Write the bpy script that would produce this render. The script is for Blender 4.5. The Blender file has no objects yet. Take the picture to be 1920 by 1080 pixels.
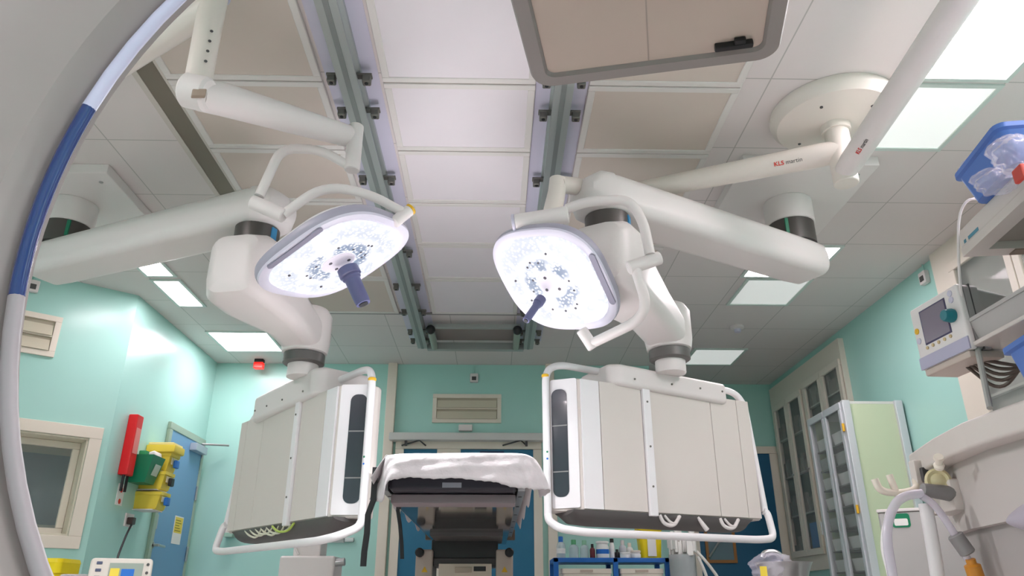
import bpy, bmesh, math, random
from mathutils import Vector, Matrix
random.seed(7)
V = Vector
SC = bpy.context.scene
COL = SC.collection
# ------------------------------------------------------------------ camera maths
F = 1398.0; TH = math.radians(22.7); PSI = math.radians(1.32); CAMZ = .62
CAM = V((0, 0, CAMZ)); UPZ = V((0, 0, 1)); EX = V((1, 0, 0)); EY = V((0, 1, 0))
RT = V((math.cos(PSI), -math.sin(PSI), 0)); HD = V((math.sin(PSI), math.cos(PSI), 0))
FW = HD * math.cos(TH) + UPZ * math.sin(TH); UP = -HD * math.sin(TH) + UPZ * math.cos(TH)
def ray(u, v): return RT * (u - 960) + UP * (540 - v) + FW * F
def PY(u, v, y): d = ray(u, v); return CAM + d * (y / d.y)
def PX(u, v, x): d = ray(u, v); return CAM + d * (x / d.x)
def PZ(u, v, z): d = ray(u, v); return CAM + d * ((z - CAMZ) / d.z)
def PP(u, v, p, n): d = ray(u, v); return CAM + d * ((p - CAM).dot(n) / d.dot(n))
# ------------------------------------------------------------------ materials
def lin(h):
    h = h.lstrip('#'); o = []
    for i in (0, 2, 4):
        c = int(h[i:i + 2], 16) / 255
        o.append(c / 12.92 if c <= .04045 else ((c + .055) / 1.055) ** 2.4)
    return (*o, 1)
MATS = {}
def mat(name, col, rough=.5, metal=0, emit=0, noise=0, scale=6, alpha=1, coat=0, trans=0, bump=0):
    if name in MATS: return MATS[name]
    m = bpy.data.materials.new(name); m.use_nodes = True
    nt = m.node_tree; b = nt.nodes['Principled BSDF']
    c = lin(col)
    b.inputs['Base Color'].default_value = c
    b.inputs['Roughness'].default_value = rough; b.inputs['Metallic'].default_value = metal
    if coat: b.inputs['Coat Weight'].default_value = coat
    if trans: b.inputs['Transmission Weight'].default_value = trans
    if alpha < 1: b.inputs['Alpha'].default_value = alpha
    if emit:
        b.inputs['Emission Color'].default_value = c; b.inputs['Emission Strength'].default_value = emit
    if noise or bump:
        tc = nt.nodes.new('ShaderNodeTexCoord'); n = nt.nodes.new('ShaderNodeTexNoise')
        n.inputs['Scale'].default_value = scale; n.inputs['Detail'].default_value = 4
        nt.links.new(tc.outputs['Object'], n.inputs['Vector'])
        if noise:
            r = nt.nodes.new('ShaderNodeMapRange')
            r.inputs['To Min'].default_value = 1 - noise; r.inputs['To Max'].default_value = 1 + noise * .4
            nt.links.new(n.outputs['Fac'], r.inputs['Value'])
            x = nt.nodes.new('ShaderNodeMix'); x.data_type = 'RGBA'; x.blend_type = 'MULTIPLY'
            x.inputs['Factor'].default_value = 1; x.inputs['A'].default_value = c
            nt.links.new(r.outputs['Result'], x.inputs['B']); nt.links.new(x.outputs['Result'], b.inputs['Base Color'])
        if bump:
            bp = nt.nodes.new('ShaderNodeBump'); bp.inputs['Strength'].default_value = bump; bp.inputs['Distance'].default_value = .02
            nt.links.new(n.outputs['Fac'], bp.inputs['Height']); nt.links.new(bp.outputs['Normal'], b.inputs['Normal'])
    MATS[name] = m; return m
def ceiling_material():
    m = mat('ceiling_tiles', '#dcd5d3', .75); nt = m.node_tree; b = nt.nodes['Principled BSDF']
    tc = nt.nodes.new('ShaderNodeTexCoord'); mp = nt.nodes.new('ShaderNodeMapping'); br = nt.nodes.new('ShaderNodeTexBrick')
    mp.inputs['Location'].default_value = (-1.86 + .565 * 12, -2.85 + .585 * 12, 0)
    br.offset = 0; br.squash = 1
    for k, v in (('Scale', 1), ('Mortar Size', .004), ('Brick Width', .565), ('Row Height', .585), ('Mortar Smooth', .3), ('Bias', 0)): br.inputs[k].default_value = v
    br.inputs['Color1'].default_value = lin('#dcd5d3'); br.inputs['Color2'].default_value = lin('#d9d2d0'); br.inputs['Mortar'].default_value = lin('#b5b2ae')
    nt.links.new(tc.outputs['Object'], mp.inputs['Vector']); nt.links.new(mp.outputs['Vector'], br.inputs['Vector'])
    nt.links.new(br.outputs['Color'], b.inputs['Base Color']); return m
def floor_material():
    return mat('floor_vinyl', '#cfc8c6', .35, noise=.12, scale=40)
def led_material():
    m = bpy.data.materials.new('led_face'); m.use_nodes = True; nt = m.node_tree; N = nt.nodes; L = nt.links
    b = N['Principled BSDF']; b.inputs['Base Color'].default_value = (.8, .82, .85, 1); b.inputs['Roughness'].default_value = .3
    tc = N.new('ShaderNodeTexCoord'); ln = N.new('ShaderNodeVectorMath'); ln.operation = 'LENGTH'
    L.new(tc.outputs['Object'], ln.inputs[0])
    vo = N.new('ShaderNodeTexVoronoi'); vo.inputs['Scale'].default_value = 62; L.new(tc.outputs['Object'], vo.inputs['Vector'])
    ns = N.new('ShaderNodeTexNoise'); ns.inputs['Scale'].default_value = 11; ns.inputs['Detail'].default_value = 3; L.new(tc.outputs['Object'], ns.inputs['Vector'])
    ring = N.new('ShaderNodeValToRGB'); e = ring.color_ramp.elements
    e[0].position = 0; e[0].color = (.0, .0, .0, 1); e[1].position = 1; e[1].color = (.42, .42, .42, 1)
    for p, c in ((.25, .0), (.29, 1), (.45, .95), (.53, .35), (.68, .6), (.88, .5)):
        k = ring.color_ramp.elements.new(p); k.color = (c, c, c, 1)
    sc = N.new('ShaderNodeMath'); sc.operation = 'MULTIPLY'; sc.inputs[1].default_value = 3.4
    L.new(ln.outputs['Value'], sc.inputs[0]); L.new(sc.outputs[0], ring.inputs['Fac'])
    # cell edges inside the clusters
    r1 = N.new('ShaderNodeMapRange'); r1.inputs['From Min'].default_value = .22; r1.inputs['From Max'].default_value = .48
    L.new(vo.outputs['Distance'], r1.inputs['Value'])
    r2 = N.new('ShaderNodeMapRange'); r2.inputs['From Min'].default_value = .34; r2.inputs['From Max'].default_value = .5
    L.new(ns.outputs['Fac'], r2.inputs['Value'])
    m1 = N.new('ShaderNodeMath'); m1.operation = 'MULTIPLY'; L.new(r1.outputs['Result'], m1.inputs[0]); L.new(r2.outputs['Result'], m1.inputs[1])
    m2 = N.new('ShaderNodeMath'); m2.operation = 'MULTIPLY'; L.new(m1.outputs[0], m2.inputs[0]); L.new(ring.outputs['Color'], m2.inputs[1])
    mx = N.new('ShaderNodeMix'); mx.data_type = 'RGBA'; mx.inputs['A'].default_value = (.42, .42, .44, 1); mx.inputs['B'].default_value = (.06, .085, .13, 1)
    L.new(m2.outputs[0], mx.inputs['Factor']); L.new(mx.outputs['Result'], b.inputs['Emission Color']); b.inputs['Emission Strength'].default_value = 1.0
    b.inputs['Base Color'].default_value = (.1, .1, .1, 1)
    return m
WHITE = mat('white_plastic', '#e2dcda', .4); WARM = mat('warm_white_enamel', '#e0d8d0', .38); PANEL = mat('pendant_panel', '#d8d1cb', .5)
LAV = mat('lavender_plastic', '#c9c7d8', .4); GREY = mat('grey_plastic', '#8a8888', .5); DGREY = mat('dark_grey_plastic', '#4b4a4a', .5)
BLACK = mat('black_plastic', '#17171a', .45); STEEL = mat('brushed_steel', '#b9bbbc', .3, 1); ALU = mat('anodised_rail', '#aeb4b2', .38, .55)
MINT = mat('mint_paint', '#addcd3', .25, noise=.04, scale=1.3); CREAM = mat('cream_paint', '#e6ddcf', .45); CREAM2 = mat('ivory_paint', '#d8d2c0', .4)
BLUE_L = mat('light_blue_door', '#6fa0c8', .35); BLUE_D = mat('petrol_blue_door', '#1f6f92', .4); BLUE_T = mat('blue_plastic', '#4f77c2', .4); BLUE_R = mat('royal_blue_steel', '#1463b4', .4)
RED = mat('red_plastic', '#d8141c', .4); GREEN = mat('green_plastic', '#13805a', .4); YELLOW = mat('yellow_plastic', '#ecd44a', .45); YEL2 = mat('strong_yellow_plastic', '#f0d800', .45)
PAPER = mat('paper', '#eeeeea', .7); DBLUE = mat('blue_clip', '#1f6fc8', .4); TEAL = mat('teal_knob', '#0f7480', .35); BEIGE = mat('beige_panel', '#b9aa9c', .55)
GLASS = mat('clear_glass', '#cfdad8', .06, alpha=.12); DGLASS = mat('dark_window_glass', '#33404c', .15, coat=.3); CLEAR = mat('clear_plastic', '#dde4ea', .12, alpha=.38)
SMOKE = mat('smoked_window', '#3b3d45', .12, coat=.4); NAVY = mat('navy_handle', '#5d5f86', .38); NAVY2 = mat('gantry_blue', '#2b3c78', .12, coat=.6)
CLOTH = mat('table_drape_cloth', '#c9c4c6', .85, bump=.35, scale=22); SCREEN = mat('screen_glass', '#77707f', .2); GRN_L = mat('pale_green_panel', '#c3d0b0', .35)
WOOD = mat('oak_frame', '#9a6a35', .5); BRASS = mat('yellow_cap', '#e0b020', .4); ORANGE = mat('orange_plastic', '#c8862c', .4); BROWN = mat('brown_cable', '#5d5048', .5)
FILTER = mat('filter_mesh', '#d0c4ba', .8, noise=.05, scale=3); FILTER_LIT = mat('filter_mesh_lit', '#e4dee2', .7, noise=.05, scale=3); CHAN = mat('ceiling_channel', '#cdcbdc', .35); BRKT = mat('bracket_steel', '#77756f', .4, .6)  # centre filter panels: lamp bounce put into a lighter mesh colour
SLOT = mat('slot_metal', '#7e7569', .5, .2); REDT = mat('red_print', '#d2362a', .5); DTXT = mat('dark_print', '#4a4648', .5); LAMPW = mat('lamp_white', '#eceaec', .35)
# ------------------------------------------------------------------ mesh builder
class MB:
    def __init__(s): s.bm = bmesh.new()
    def box(s, c, size, axes=None, bev=0, seg=2):
        ax = axes or (EX, EY, UPZ); M = Matrix((ax[0] * size[0], ax[1] * size[1], ax[2] * size[2])).transposed().to_4x4()
        M.translation = V(c)
        r = bmesh.ops.create_cube(s.bm, size=1, matrix=M)
        if bev:
            es = list({e for v in r['verts'] for e in v.link_edges})
            bmesh.ops.bevel(s.bm, geom=es, offset=bev, segments=seg, profile=.5, affect='EDGES')
        return s
    def span(s, p, q, bev=0, seg=2):
        p, q = V(p), V(q); d = q - p
        return s.box((p + q) / 2, (abs(d.x), abs(d.y), abs(d.z)), None, bev, seg)
    def prism(s, pts, ext, bev=0, seg=2):
        a = [s.bm.verts.new(V(p)) for p in pts]; b = [s.bm.verts.new(V(p) + V(ext)) for p in pts]; n = len(a)
        fs = [s.bm.faces.new(a), s.bm.faces.new(b[::-1])]
        for i in range(n): fs.append(s.bm.faces.new((a[i], b[i], b[(i + 1) % n], a[(i + 1) % n])))
        if bev:
            bmesh.ops.recalc_face_normals(s.bm, faces=fs)
            es = list({e for f in fs for e in f.edges}); bmesh.ops.bevel(s.bm, geom=es, offset=bev, segments=seg, profile=.5, affect='EDGES')
        return s
    def loft(s, rings, closed=True, caps=True):
        rs = [[s.bm.verts.new(V(p)) for p in r] for r in rings]; n = len(rs[0])
        for a, b in zip(rs, rs[1:]):
            for i in range(n if closed else n - 1):
                j = (i + 1) % n; s.bm.faces.new((a[i], a[j], b[j], b[i]))
        if caps and closed: s.bm.faces.new(rs[0][::-1]); s.bm.faces.new(rs[-1])
        return s
    def tube(s, pts, r, seg=12, rnd=0, k=6, caps=True):
        pts = [V(p) for p in pts]
        if rnd:
            o = [pts[0]]
            for a, b, c in zip(pts, pts[1:], pts[2:]):
                d1 = min(rnd, (a - b).length * .48); d2 = min(rnd, (c - b).length * .48)
                p = b + (a - b).normalized() * d1; q = b + (c - b).normalized() * d2
                for i in range(k + 1):
                    t = i / k; o.append(p * (1 - t) ** 2 + b * 2 * t * (1 - t) + q * t * t)
            pts = o + [pts[-1]]
        rr = r if isinstance(r, (list, tuple)) else [r] * len(pts)
        t0 = (pts[1] - pts[0]).normalized(); nn = t0.orthogonal().normalized(); rings = []
        for i, p in enumerate(pts):
            t = ((pts[min(i + 1, len(pts) - 1)] - pts[max(i - 1, 0)])).normalized()
            nn = (nn - t * nn.dot(t)); nn = nn.normalized() if nn.length > 1e-6 else t.orthogonal().normalized(); bb = t.cross(nn)
            rings.append([p + (nn * math.cos(2 * math.pi * j / seg) + bb * math.sin(2 * math.pi * j / seg)) * rr[i] for j in range(seg)])
        return s.loft(rings, True, caps)
    def lathe(s, prof, o, ax=UPZ, seg=28):
        o = V(o); ax = V(ax).normalized(); n = ax.orthogonal().normalized(); b = ax.cross(n)
        return s.loft([[o + ax * h + (n * math.cos(2 * math.pi * j / seg) + b * math.sin(2 * math.pi * j / seg)) * max(r, 1e-4) for j in range(seg)] for r, h in prof])
    def cyl(s, p, q, r, seg=24, bev=0):
        p, q = V(p), V(q); L = (q - p).length; e = bev or min(.004, r * .15, L * .2)
        return s.lathe([(r - e, 0), (r, e), (r, L - e), (r - e, L)], p, q - p, seg)
    def ball(s, c, r, sc=(1, 1, 1), seg=14):
        M = Matrix.Translation(V(c)) @ Matrix.Diagonal((sc[0], sc[1], sc[2], 1)); bmesh.ops.create_uvsphere(s.bm, u_segments=seg, v_segments=seg // 2 + 1, radius=r, matrix=M); return s
    def grid(s, P):
        vs = [[s.bm.verts.new(V(p)) for p in r] for r in P]
        for i in range(len(vs) - 1):
            for j in range(len(vs[0]) - 1): s.bm.faces.new((vs[i][j], vs[i][j + 1], vs[i + 1][j + 1], vs[i + 1][j]))
        return s
    def build(s, name, m, parent=None, origin=None, solid=0, smooth=True):
        bmesh.ops.recalc_face_normals(s.bm, faces=s.bm.faces[:])
        po = ORG[parent.name] if parent else V((0, 0, 0)); o = V(origin) if origin is not None else po
        bmesh.ops.translate(s.bm, verts=s.bm.verts[:], vec=-o)
        me = bpy.data.meshes.new(name); s.bm.to_mesh(me); s.bm.free()
        if smooth:
            for p in me.polygons: p.use_smooth = True
            me.set_sharp_from_angle(angle=math.radians(38))
        me.materials.append(m)
        ob = bpy.data.objects.new(name, me); COL.objects.link(ob); ob.location = o - po
        if parent: ob.parent = parent
        ORG[ob.name] = o
        if smooth:
            wn_ = ob.modifiers.new('weighted_normal', 'WEIGHTED_NORMAL'); wn_.keep_sharp = True
        if solid:
            md = ob.modifiers.new('thickness', 'SOLIDIFY'); md.thickness = solid; md.offset = 0
        return ob
ORG = {}
def thing(name, label, cat, loc, group=None):
    o = bpy.data.objects.new(name, None); COL.objects.link(o); o.location = V(loc); o.empty_display_size = .05
    ORG[o.name] = V(loc); return tag(o, label, cat, group)
def tag(o, label, cat, group=None, kind=None):
    o['label'] = label; o['category'] = cat
    if group: o['group'] = group
    if kind: o['kind'] = kind
    return o
def struct(o, label=None, cat=None):
    o['kind'] = 'structure'
    if label: o['label'] = label; o['category'] = cat
    return o
def rring(c, ax, ay, w, h, r, n=5):
    r = min(r, w / 2 - 1e-4, h / 2 - 1e-4); o = []
    for sx, sy, a0 in ((1, 1, 0), (-1, 1, 90), (-1, -1, 180), (1, -1, 270)):
        for i in range(n):
            a = math.radians(a0 + 90 * i / (n - 1))
            o.append(V(c) + ax * (sx * (w / 2 - r) + r * math.cos(a)) + ay * (sy * (h / 2 - r) + r * math.sin(a)))
    return o
def label_text(txt, name, m, parent, pos, xdir, ndir, size, bold=0):
    cu = bpy.data.curves.new(name, 'FONT'); cu.body = txt; cu.size = size; cu.extrude = .0004; cu.offset = bold
    tmp = bpy.data.objects.new(name, cu); COL.objects.link(tmp)
    dg = bpy.context.evaluated_depsgraph_get(); me = bpy.data.meshes.new_from_object(tmp.evaluated_get(dg))
    bpy.data.objects.remove(tmp); bpy.data.curves.remove(cu)
    x = V(xdir).normalized(); n = V(ndir); n = (n - x * n.dot(x)).normalized(); y = n.cross(x)
    M = Matrix((x, y, n)).transposed().to_4x4(); M.translation = V(pos) - ORG[parent.name]
    me.transform(M); me.materials.clear(); me.materials.append(m)
    ob = bpy.data.objects.new(name, me); COL.objects.link(ob); ob.parent = parent; ORG[ob.name] = ORG[parent.name]
    return ob
RING = dict(x=.078, y=.576, z=.922, r=.512, a=1.0, yaw=math.radians(-5))
# ------------------------------------------------------------------ room shell
CZ = 2.9; XL = -2.9; XR = 3.15; YB = 7.55; YB2 = 8.25; XS = 1.62; YN = -2.6; XLN = -4.25
A_ = V((XL, 5.68, 0)); CD = V((-.61, -.49, 0)).normalized(); CN = V((CD.y, -CD.x, 0)); CN = CN if CN.y < 0 else -CN
CL = (XLN - XL) / CD.x; B_ = A_ + CD * CL
def CW(t, z, o=0): return A_ + CD * t + UPZ * z + CN * o           # point on the angled wall
def cw_tz(u, v, o=0):
    p = PP(u, v, A_ + CN * o, CN); return (p - A_).dot(CD), p.z
fl = MB().span((XLN - .3, YN - .3, -.1), (XR + .3, YB2 + .3, 0)).build('floor', floor_material()); struct(fl)
ce = MB().span((XLN - .3, YN - .3, CZ), (XR + .3, YB2 + .3, CZ + .1)).build('ceiling', ceiling_material()); struct(ce)
struct(MB().span((XL - .12, A_.y, 0), (XL, YB + .12, CZ)).build('wall_left', MINT))
struct(MB().span((XLN - .12, YN, 0), (XLN, B_.y, CZ)).build('wall_left_near', MINT))
struct(MB().span((XLN, YN - .12, 0), (XR, YN, CZ)).build('wall_near', MINT))
struct(MB().span((XR, YN, 0), (XR + .12, YB2, CZ)).build('wall_right', MINT))
struct(MB().span((XL, YB, 0), (XS, YB + .12, CZ)).build('wall_back', MINT))
struct(MB().span((XS, YB2, 0), (XR + .12, YB2 + .12, CZ)).build('wall_back_recess', MINT))
struct(MB().span((XS - .12, YB + .12, 0), (XS, YB2 + .12, CZ)).build('wall_return', MINT))
# angled wall with the window opening
t1, z1 = cw_tz(166, 822); t1b, z0 = cw_tz(128, 1005); t1 = (t1 + t1b) / 2; t2 = t1 + .98
wb = MB()
def cwbox(mb, ta, tb, za, zb, oa, ob, bev=0):
    return mb.box(CW((ta + tb) / 2, (za + zb) / 2, (oa + ob) / 2), (abs(tb - ta), abs(ob - oa), zb - za), (CD, CN, UPZ), bev)
cwbox(wb, 0, t1, 0, CZ, -.14, 0); cwbox(wb, t2, CL, 0, CZ, -.14, 0); cwbox(wb, t1, t2, 0, z0, -.14, 0); cwbox(wb, t1, t2, z1, CZ, -.14, 0)
struct(wb.build('wall_left_angled', MINT))
w1 = struct(thing('window_1', 'cream framed observation window in the angled mint wall, dark blind behind', 'window', CW((t1 + t2) / 2, z0)))
fm = MB(); fw = .085
cwbox(fm, t1 - fw, t2 + fw, z1, z1 + fw, 0, .02, .004); cwbox(fm, t1 - fw, t2 + fw, z0 - fw, z0, 0, .02, .004)
cwbox(fm, t1 - fw, t1, z0, z1, 0, .02, .004); cwbox(fm, t2, t2 + fw, z0, z1, 0, .02, .004)
fm.build('window_frame', CREAM, w1)
rv = MB()
cwbox(rv, t1 + .001, t2 - .001, z1 - .013, z1 - .001, -.3, .002); cwbox(rv, t1 + .001, t2 - .001, z0 + .001, z0 + .013, -.3, .002); cwbox(rv, t1 + .001, t1 + .013, z0 + .014, z1 - .014, -.3, .002); cwbox(rv, t2 - .013, t2 - .001, z0 + .014, z1 - .014, -.3, .002)
rv.build('reveal', CREAM2, w1)
sa = MB()
for a, b, c, d in ((t1 + .014, t2 - .014, z1 - .06, z1 - .014), (t1 + .014, t2 - .014, z0 + .014, z0 + .06), (t1 + .014, t1 + .06, z0 + .061, z1 - .061), (t2 - .06, t2 - .014, z0 + .061, z1 - .061)): cwbox(sa, a, b, c, d, -.20, -.16, .004)
sa.build('sash', CREAM, w1)
cwbox(MB(), t1 + .05, t2 - .05, z0 + .05, z1 - .05, -.185, -.175).build('pane', GLASS, w1)
# room beyond the observation window: its back wall with a blind-covered window
bw = MB(); cwbox(bw, t1 - .5, t2 + .9, z0 - .4, z1 + .7, -.95, -.9); bw.build('far_wall', mat('far_room_wall', '#b7a288', .6), w1)
ta, za = cw_tz(200 / 3 + 5, 850, -.85); tb, zb = cw_tz(135, 850, -.85); tc, zc = cw_tz(108, 985, -.85)
q = MB(); q.box(CW((ta + tb) / 2 + .18, (za + zc) / 2, -.88), (abs(ta - tb) + .46, .03, za - zc + .14), (CD, CN, UPZ), .004); q.build('blind_frame', mat('taupe_frame', '#8a7a70', .5), w1)
q = MB(); q.box(CW((ta + tb) / 2 + .18, (za + zc) / 2, -.86), (abs(ta - tb) + .36, .03, za - zc), (CD, CN, UPZ)); q.build('blind', mat('dark_blind', '#3c4a5a', .5), w1)
# trims
def vtrim(name, x, w, y, z0=0, z1=CZ, m=None): struct(MB().span((x - w / 2, y - .06, z0), (x + w / 2, y, z1), .006).build(name, m or CREAM))
vtrim('trim_1', PY(737, 760, YB).x - .02, .095, YB); vtrim('trim_2', PY(1030, 690, YB).x, .09, YB)
# skirting
for nm, p, q_ in (('baseboard_back', (XL, YB - .015, 0), (XS, YB, .1)), ('baseboard_recess', (XS, YB2 - .015, 0), (XR, YB2, .1)), ('baseboard_right', (XR - .015, YN, 0), (XR, YB2, .1)), ('baseboard_left', (XL, A_.y, 0), (XL + .015, YB, .1)), ('baseboard_near', (XLN, YN, 0), (XR, YN + .015, .1))):
    struct(MB().span(p, q_).build(nm, GREY))
# ---- left door (door_1)
d1 = struct(thing('door_1', 'light blue door with a lever handle in the left mint wall', 'door', (XL, 7.0, 0)))
ya = PX(316, 790, XL).y; yb = min(PX(391, 832, XL).y, 7.5); zt = PX(316, 790, XL).z
fr = MB(); fr.span((XL, ya, 0), (XL + .03, ya + .06, zt - .061), .004); fr.span((XL, yb - .05, 0), (XL + .03, yb, zt - .061), .004); fr.span((XL, ya, zt - .06), (XL + .03, yb, zt), .004)
fr.build('door_frame', mat('sage_frame', '#9fb7a6', .45), d1)
lf = MB().span((XL, ya + .06, .01), (XL + .022, yb - .05, zt - .06)).build('door_leaf', BLUE_L, d1)
h = PX(292, 1022, XL + .05); hb = MB(); hb.cyl((XL + .02, h.y, h.z), (XL + .075, h.y, h.z), .012); hb.tube([(XL + .07, h.y, h.z), (XL + .07, h.y + .13, h.z - .005)], .011); hb.cyl((XL + .02, h.y, h.z), (XL + .03, h.y, h.z), .028)
hb.build('door_handle', STEEL, d1)
MB().span((XL + .02, h.y - .025, h.z + .13), (XL + .028, h.y + .02, h.z + .25), .002).build('lock_plate', STEEL, d1)
for vz in (.25, .95, 1.5, 1.9): MB().cyl((XL + .03, yb - .045, vz), (XL + .03, yb - .045, vz + .13), .012, 10).build('hinge', STEEL, d1)
cl = MB().span((XL + .022, yb - .36, zt - .16), (XL + .09, yb - .08, zt - .09), .006).build('door_closer', mat('silver_paint', '#b9c4cf', .35, .3), d1)
MB().tube([(XL + .07, yb - .2, zt - .075), (XL + .27, yb - .03, zt - .055)], .01, 8).build('closer_arm', STEEL, d1)
n0 = PX(333, 992, XL + .022)
nt_ = thing('door_notice', 'yellow and white paper notice taped to the light blue door', 'notice', n0)
MB().span((XL + .0225, n0.y - .1, n0.z - .13), (XL + .0235, n0.y + .1, n0.z + .11)).build('sheet', PAPER, nt_)
MB().span((XL + .0236, n0.y - .085, n0.z - .035), (XL + .0242, n0.y + .09, n0.z + .1)).build('yellow_field', YELLOW, nt_)
tx = MB()
for i in range(5): tx.span((XL + .0243, n0.y - .07, n0.z - .02 + i * .022), (XL + .0247, n0.y + .06 - .02 * (i % 3), n0.z - .012 + i * .022))
tx.build('print', mat('olive_print', '#8f8522', .6), nt_)
# ---- centre double door (door_2)
d2 = struct(thing('door_2', 'petrol blue double doors in a cream frame behind the operating table', 'door', (-.3, YB, 0)))
xa = PY(733, 900, YB).x + .03; xb = PY(1016, 900, YB).x; zt2 = PY(870, 826, YB).z; zl = PY(870, 843, YB).z
f2 = MB(); f2.span((xa, YB - .04, 0), (xa + .085, YB, zl - .001), .004); f2.span((xb - .085, YB - .04, 0), (xb, YB, zl - .001), .004); f2.span((xa, YB - .04, zl), (xb, YB, zt2), .004)
f2.build('door_frame', CREAM, d2)
xm0 = PY(820, 850, YB).x; xm1 = PY(864, 850, YB).x
MB().span((xa + .085, YB - .025, .01), (xm0, YB, zl - .004)).build('door_leaf', BLUE_D, d2)
MB().span((xm1, YB - .025, .01), (xb - .085, YB, zl - .004)).build('door_leaf', BLUE_D, d2)
MB().span((xm0, YB - .03, 0), (xm1, YB, zl)).build('mullion', CREAM, d2)
gw = PY(900, 846, YB); MB().span((gw.x, YB - .028, zl - .075), (gw.x + .24, YB - .026, zl - .02)).build('door_sign', mat('navy_sign', '#1d3557', .5), d2)
for u in (775, 965):
    p = PY(u, 838, YB - .08); MB().tube([p + V((-.12, .03, .02)), p + V((.06, -.03, .06)), p + V((.12, .03, .02))], .008, 8).build('closer_arm', DGREY, d2)
hb0 = PY(730, 827, YB - .06); hb1 = PY(1018, 814, YB - .06)
o = thing('door_operator', 'long white door operator beam above the blue double doors', 'door operator', (0, YB, hb0.z))
MB().span((hb0.x, YB - .13, hb0.z), (hb1.x, YB, hb1.z), .012).build('beam', mat('beam_grey', '#d2d2cf', .4), o)
for u in (761, 987):
    p = PY(u, 830, YB - .09); MB().span((p.x - .012, YB - .1, hb0.z - .05), (p.x + .012, YB - .07, hb0.z)).build('drop_bracket', DGREY, o)
def vent(name, label, cor, plane):
    """cor = origin, axis (unit), out normal, width, height"""
    c, ax, n, w, hh = cor
    g = thing(name, label, 'vent', c)
    def bx(m, a0, a1, zz0, zz1, o0, o1, b=0): return m.box(c + ax * ((a0 + a1) / 2) + UPZ * ((zz0 + zz1) / 2) + n * ((o0 + o1) / 2), (a1 - a0, abs(o1 - o0), zz1 - zz0), (ax, n, UPZ), b)
    f = MB(); k = .042
    bx(f, -w / 2, w / 2, hh / 2 - k, hh / 2, 0, .022, .003); bx(f, -w / 2, w / 2, -hh / 2, -hh / 2 + k, 0, .022, .003); bx(f, -w / 2, -w / 2 + k, -hh / 2 + k, hh / 2 - k, 0, .022, .003); bx(f, w / 2 - k, w / 2, -hh / 2 + k, hh / 2 - k, 0, .022, .003)
    f.build('frame', CREAM, g)
    bx(MB(), -w / 2 + k, w / 2 - k, -hh / 2 + k, hh / 2 - k, 0.001, .004).build('backing', mat('vent_inside', '#a9a08e', .6), g)
    for zc_ in (.055, -.06):
        m = MB(); s2 = hh / 4 - .03
        m.box(c + UPZ * zc_ + n * .012, (w - 2 * k - .01, .006, s2 * 2 + .02), (ax, (n * .94 + UPZ * .34).normalized(), (UPZ * .94 - n * .34).normalized()), .001)
        m.build('flap', mat('vent_flap', '#d6cfbb', .25, .15), g)
    bx(MB(), -w / 2 + k, w / 2 - k, -.008, .004, 0.004, .02).build('centre_bar', CREAM, g)
    return g
p0 = PY(810, 793, YB); p1 = PY(940, 740, YB)
vent('wall_vent', 'cream framed wall vent with two flaps above the double doors', ((p0 + p1) / 2, EX, V((0, -1, 0)), p1.x - p0.x, p1.z - p0.z), 0)
ta, za = cw_tz(118, 597); tb, zb = cw_tz(98, 671); wv = 1.0
vent('wall_vent', 'cream framed wall vent with two flaps on the angled left wall above the window', (CW(ta + wv / 2, (za + zb) / 2), CD, CN, wv, za - zb), 0)
def sensor(label, c, ax, n, tilt=0):
    g = thing('wall_sensor', label, 'sensor', c)
    MB().box(c + n * .02, (.085, .04, .095), (ax, n, UPZ), .008).build('housing', WHITE, g)
    MB().box(c + n * .042 - UPZ * .008, (.045, .006, .04), (ax, n, UPZ), .002).build('lens', DGREY, g)
    MB().tube([c + UPZ * .045 + n * .012, c + UPZ * .13 + n * .012], .006, 8).build('conduit', MINT, g)
sensor('small white motion sensor on the back wall above the vent', PY(889, 710, YB), EX, V((0, -1, 0)))
sensor('small white motion sensor high on the right wall', PX(1738, 521, XR), EY, V((-1, 0, 0)))
ts, zs = cw_tz(60, 538); sensor('small white motion sensor on the angled left wall under the ceiling arm', CW(ts, zs), CD, CN)
q = PY(873, 803, YB); tag(MB().span((q.x - .07, YB - .05, q.z - .035), (q.x + .07, YB, q.z + .03), .008).build('door_sensor', WHITE, origin=(q.x, YB, q.z)), 'small grey-white box sensor between vent and door operator beam', 'sensor')
# ---- right recess door (door_3)
d3 = struct(thing('door_3', 'petrol blue door in the back right recess, partly behind the pendant', 'door', (2.55, YB2, 0)))
x0 = PY(1294, 1010, YB2).x; x1 = PY(1470, 960, YB2).x; zt3 = PY(1440, 838, YB2).z
f3 = MB(); f3.span((x0, YB2 - .04, 0), (x0 + .09, YB2, zt3 - .081), .004); f3.span((x1 - .09, YB2 - .04, 0), (x1, YB2, zt3 - .081), .004); f3.span((x0, YB2 - .04, zt3 - .08), (x1, YB2, zt3), .004); f3.build('door_frame', CREAM, d3)
MB().span((x0 + .09, YB2 - .025, .01), (x1 - .09, YB2, zt3 - .08)).build('door_leaf', mat('deep_blue_door', '#155a7c', .4), d3)
g0 = PY(1330, 1050, YB2 - .03); g1 = PY(1366, 950, YB2 - .03)
vp = MB().span((g0.x, YB2 - .035, g0.z), (g1.x, YB2 - .025, g1.z)).build('vision_panel', mat('vision_glass', '#7f97a4', .12, .3), d3)
pf = MB()
for a, b in (((g0.x - .03, g0.z - .03), (g1.x + .03, g0.z)), ((g0.x - .03, g1.z), (g1.x + .03, g1.z + .03)), ((g0.x - .03, g0.z), (g0.x, g1.z)), ((g1.x, g0.z), (g1.x + .03, g1.z))): pf.span((a[0], YB2 - .045, a[1]), (b[0], YB2 - .025, b[1]))
pf.build('panel_frame', WOOD, vp)
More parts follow.
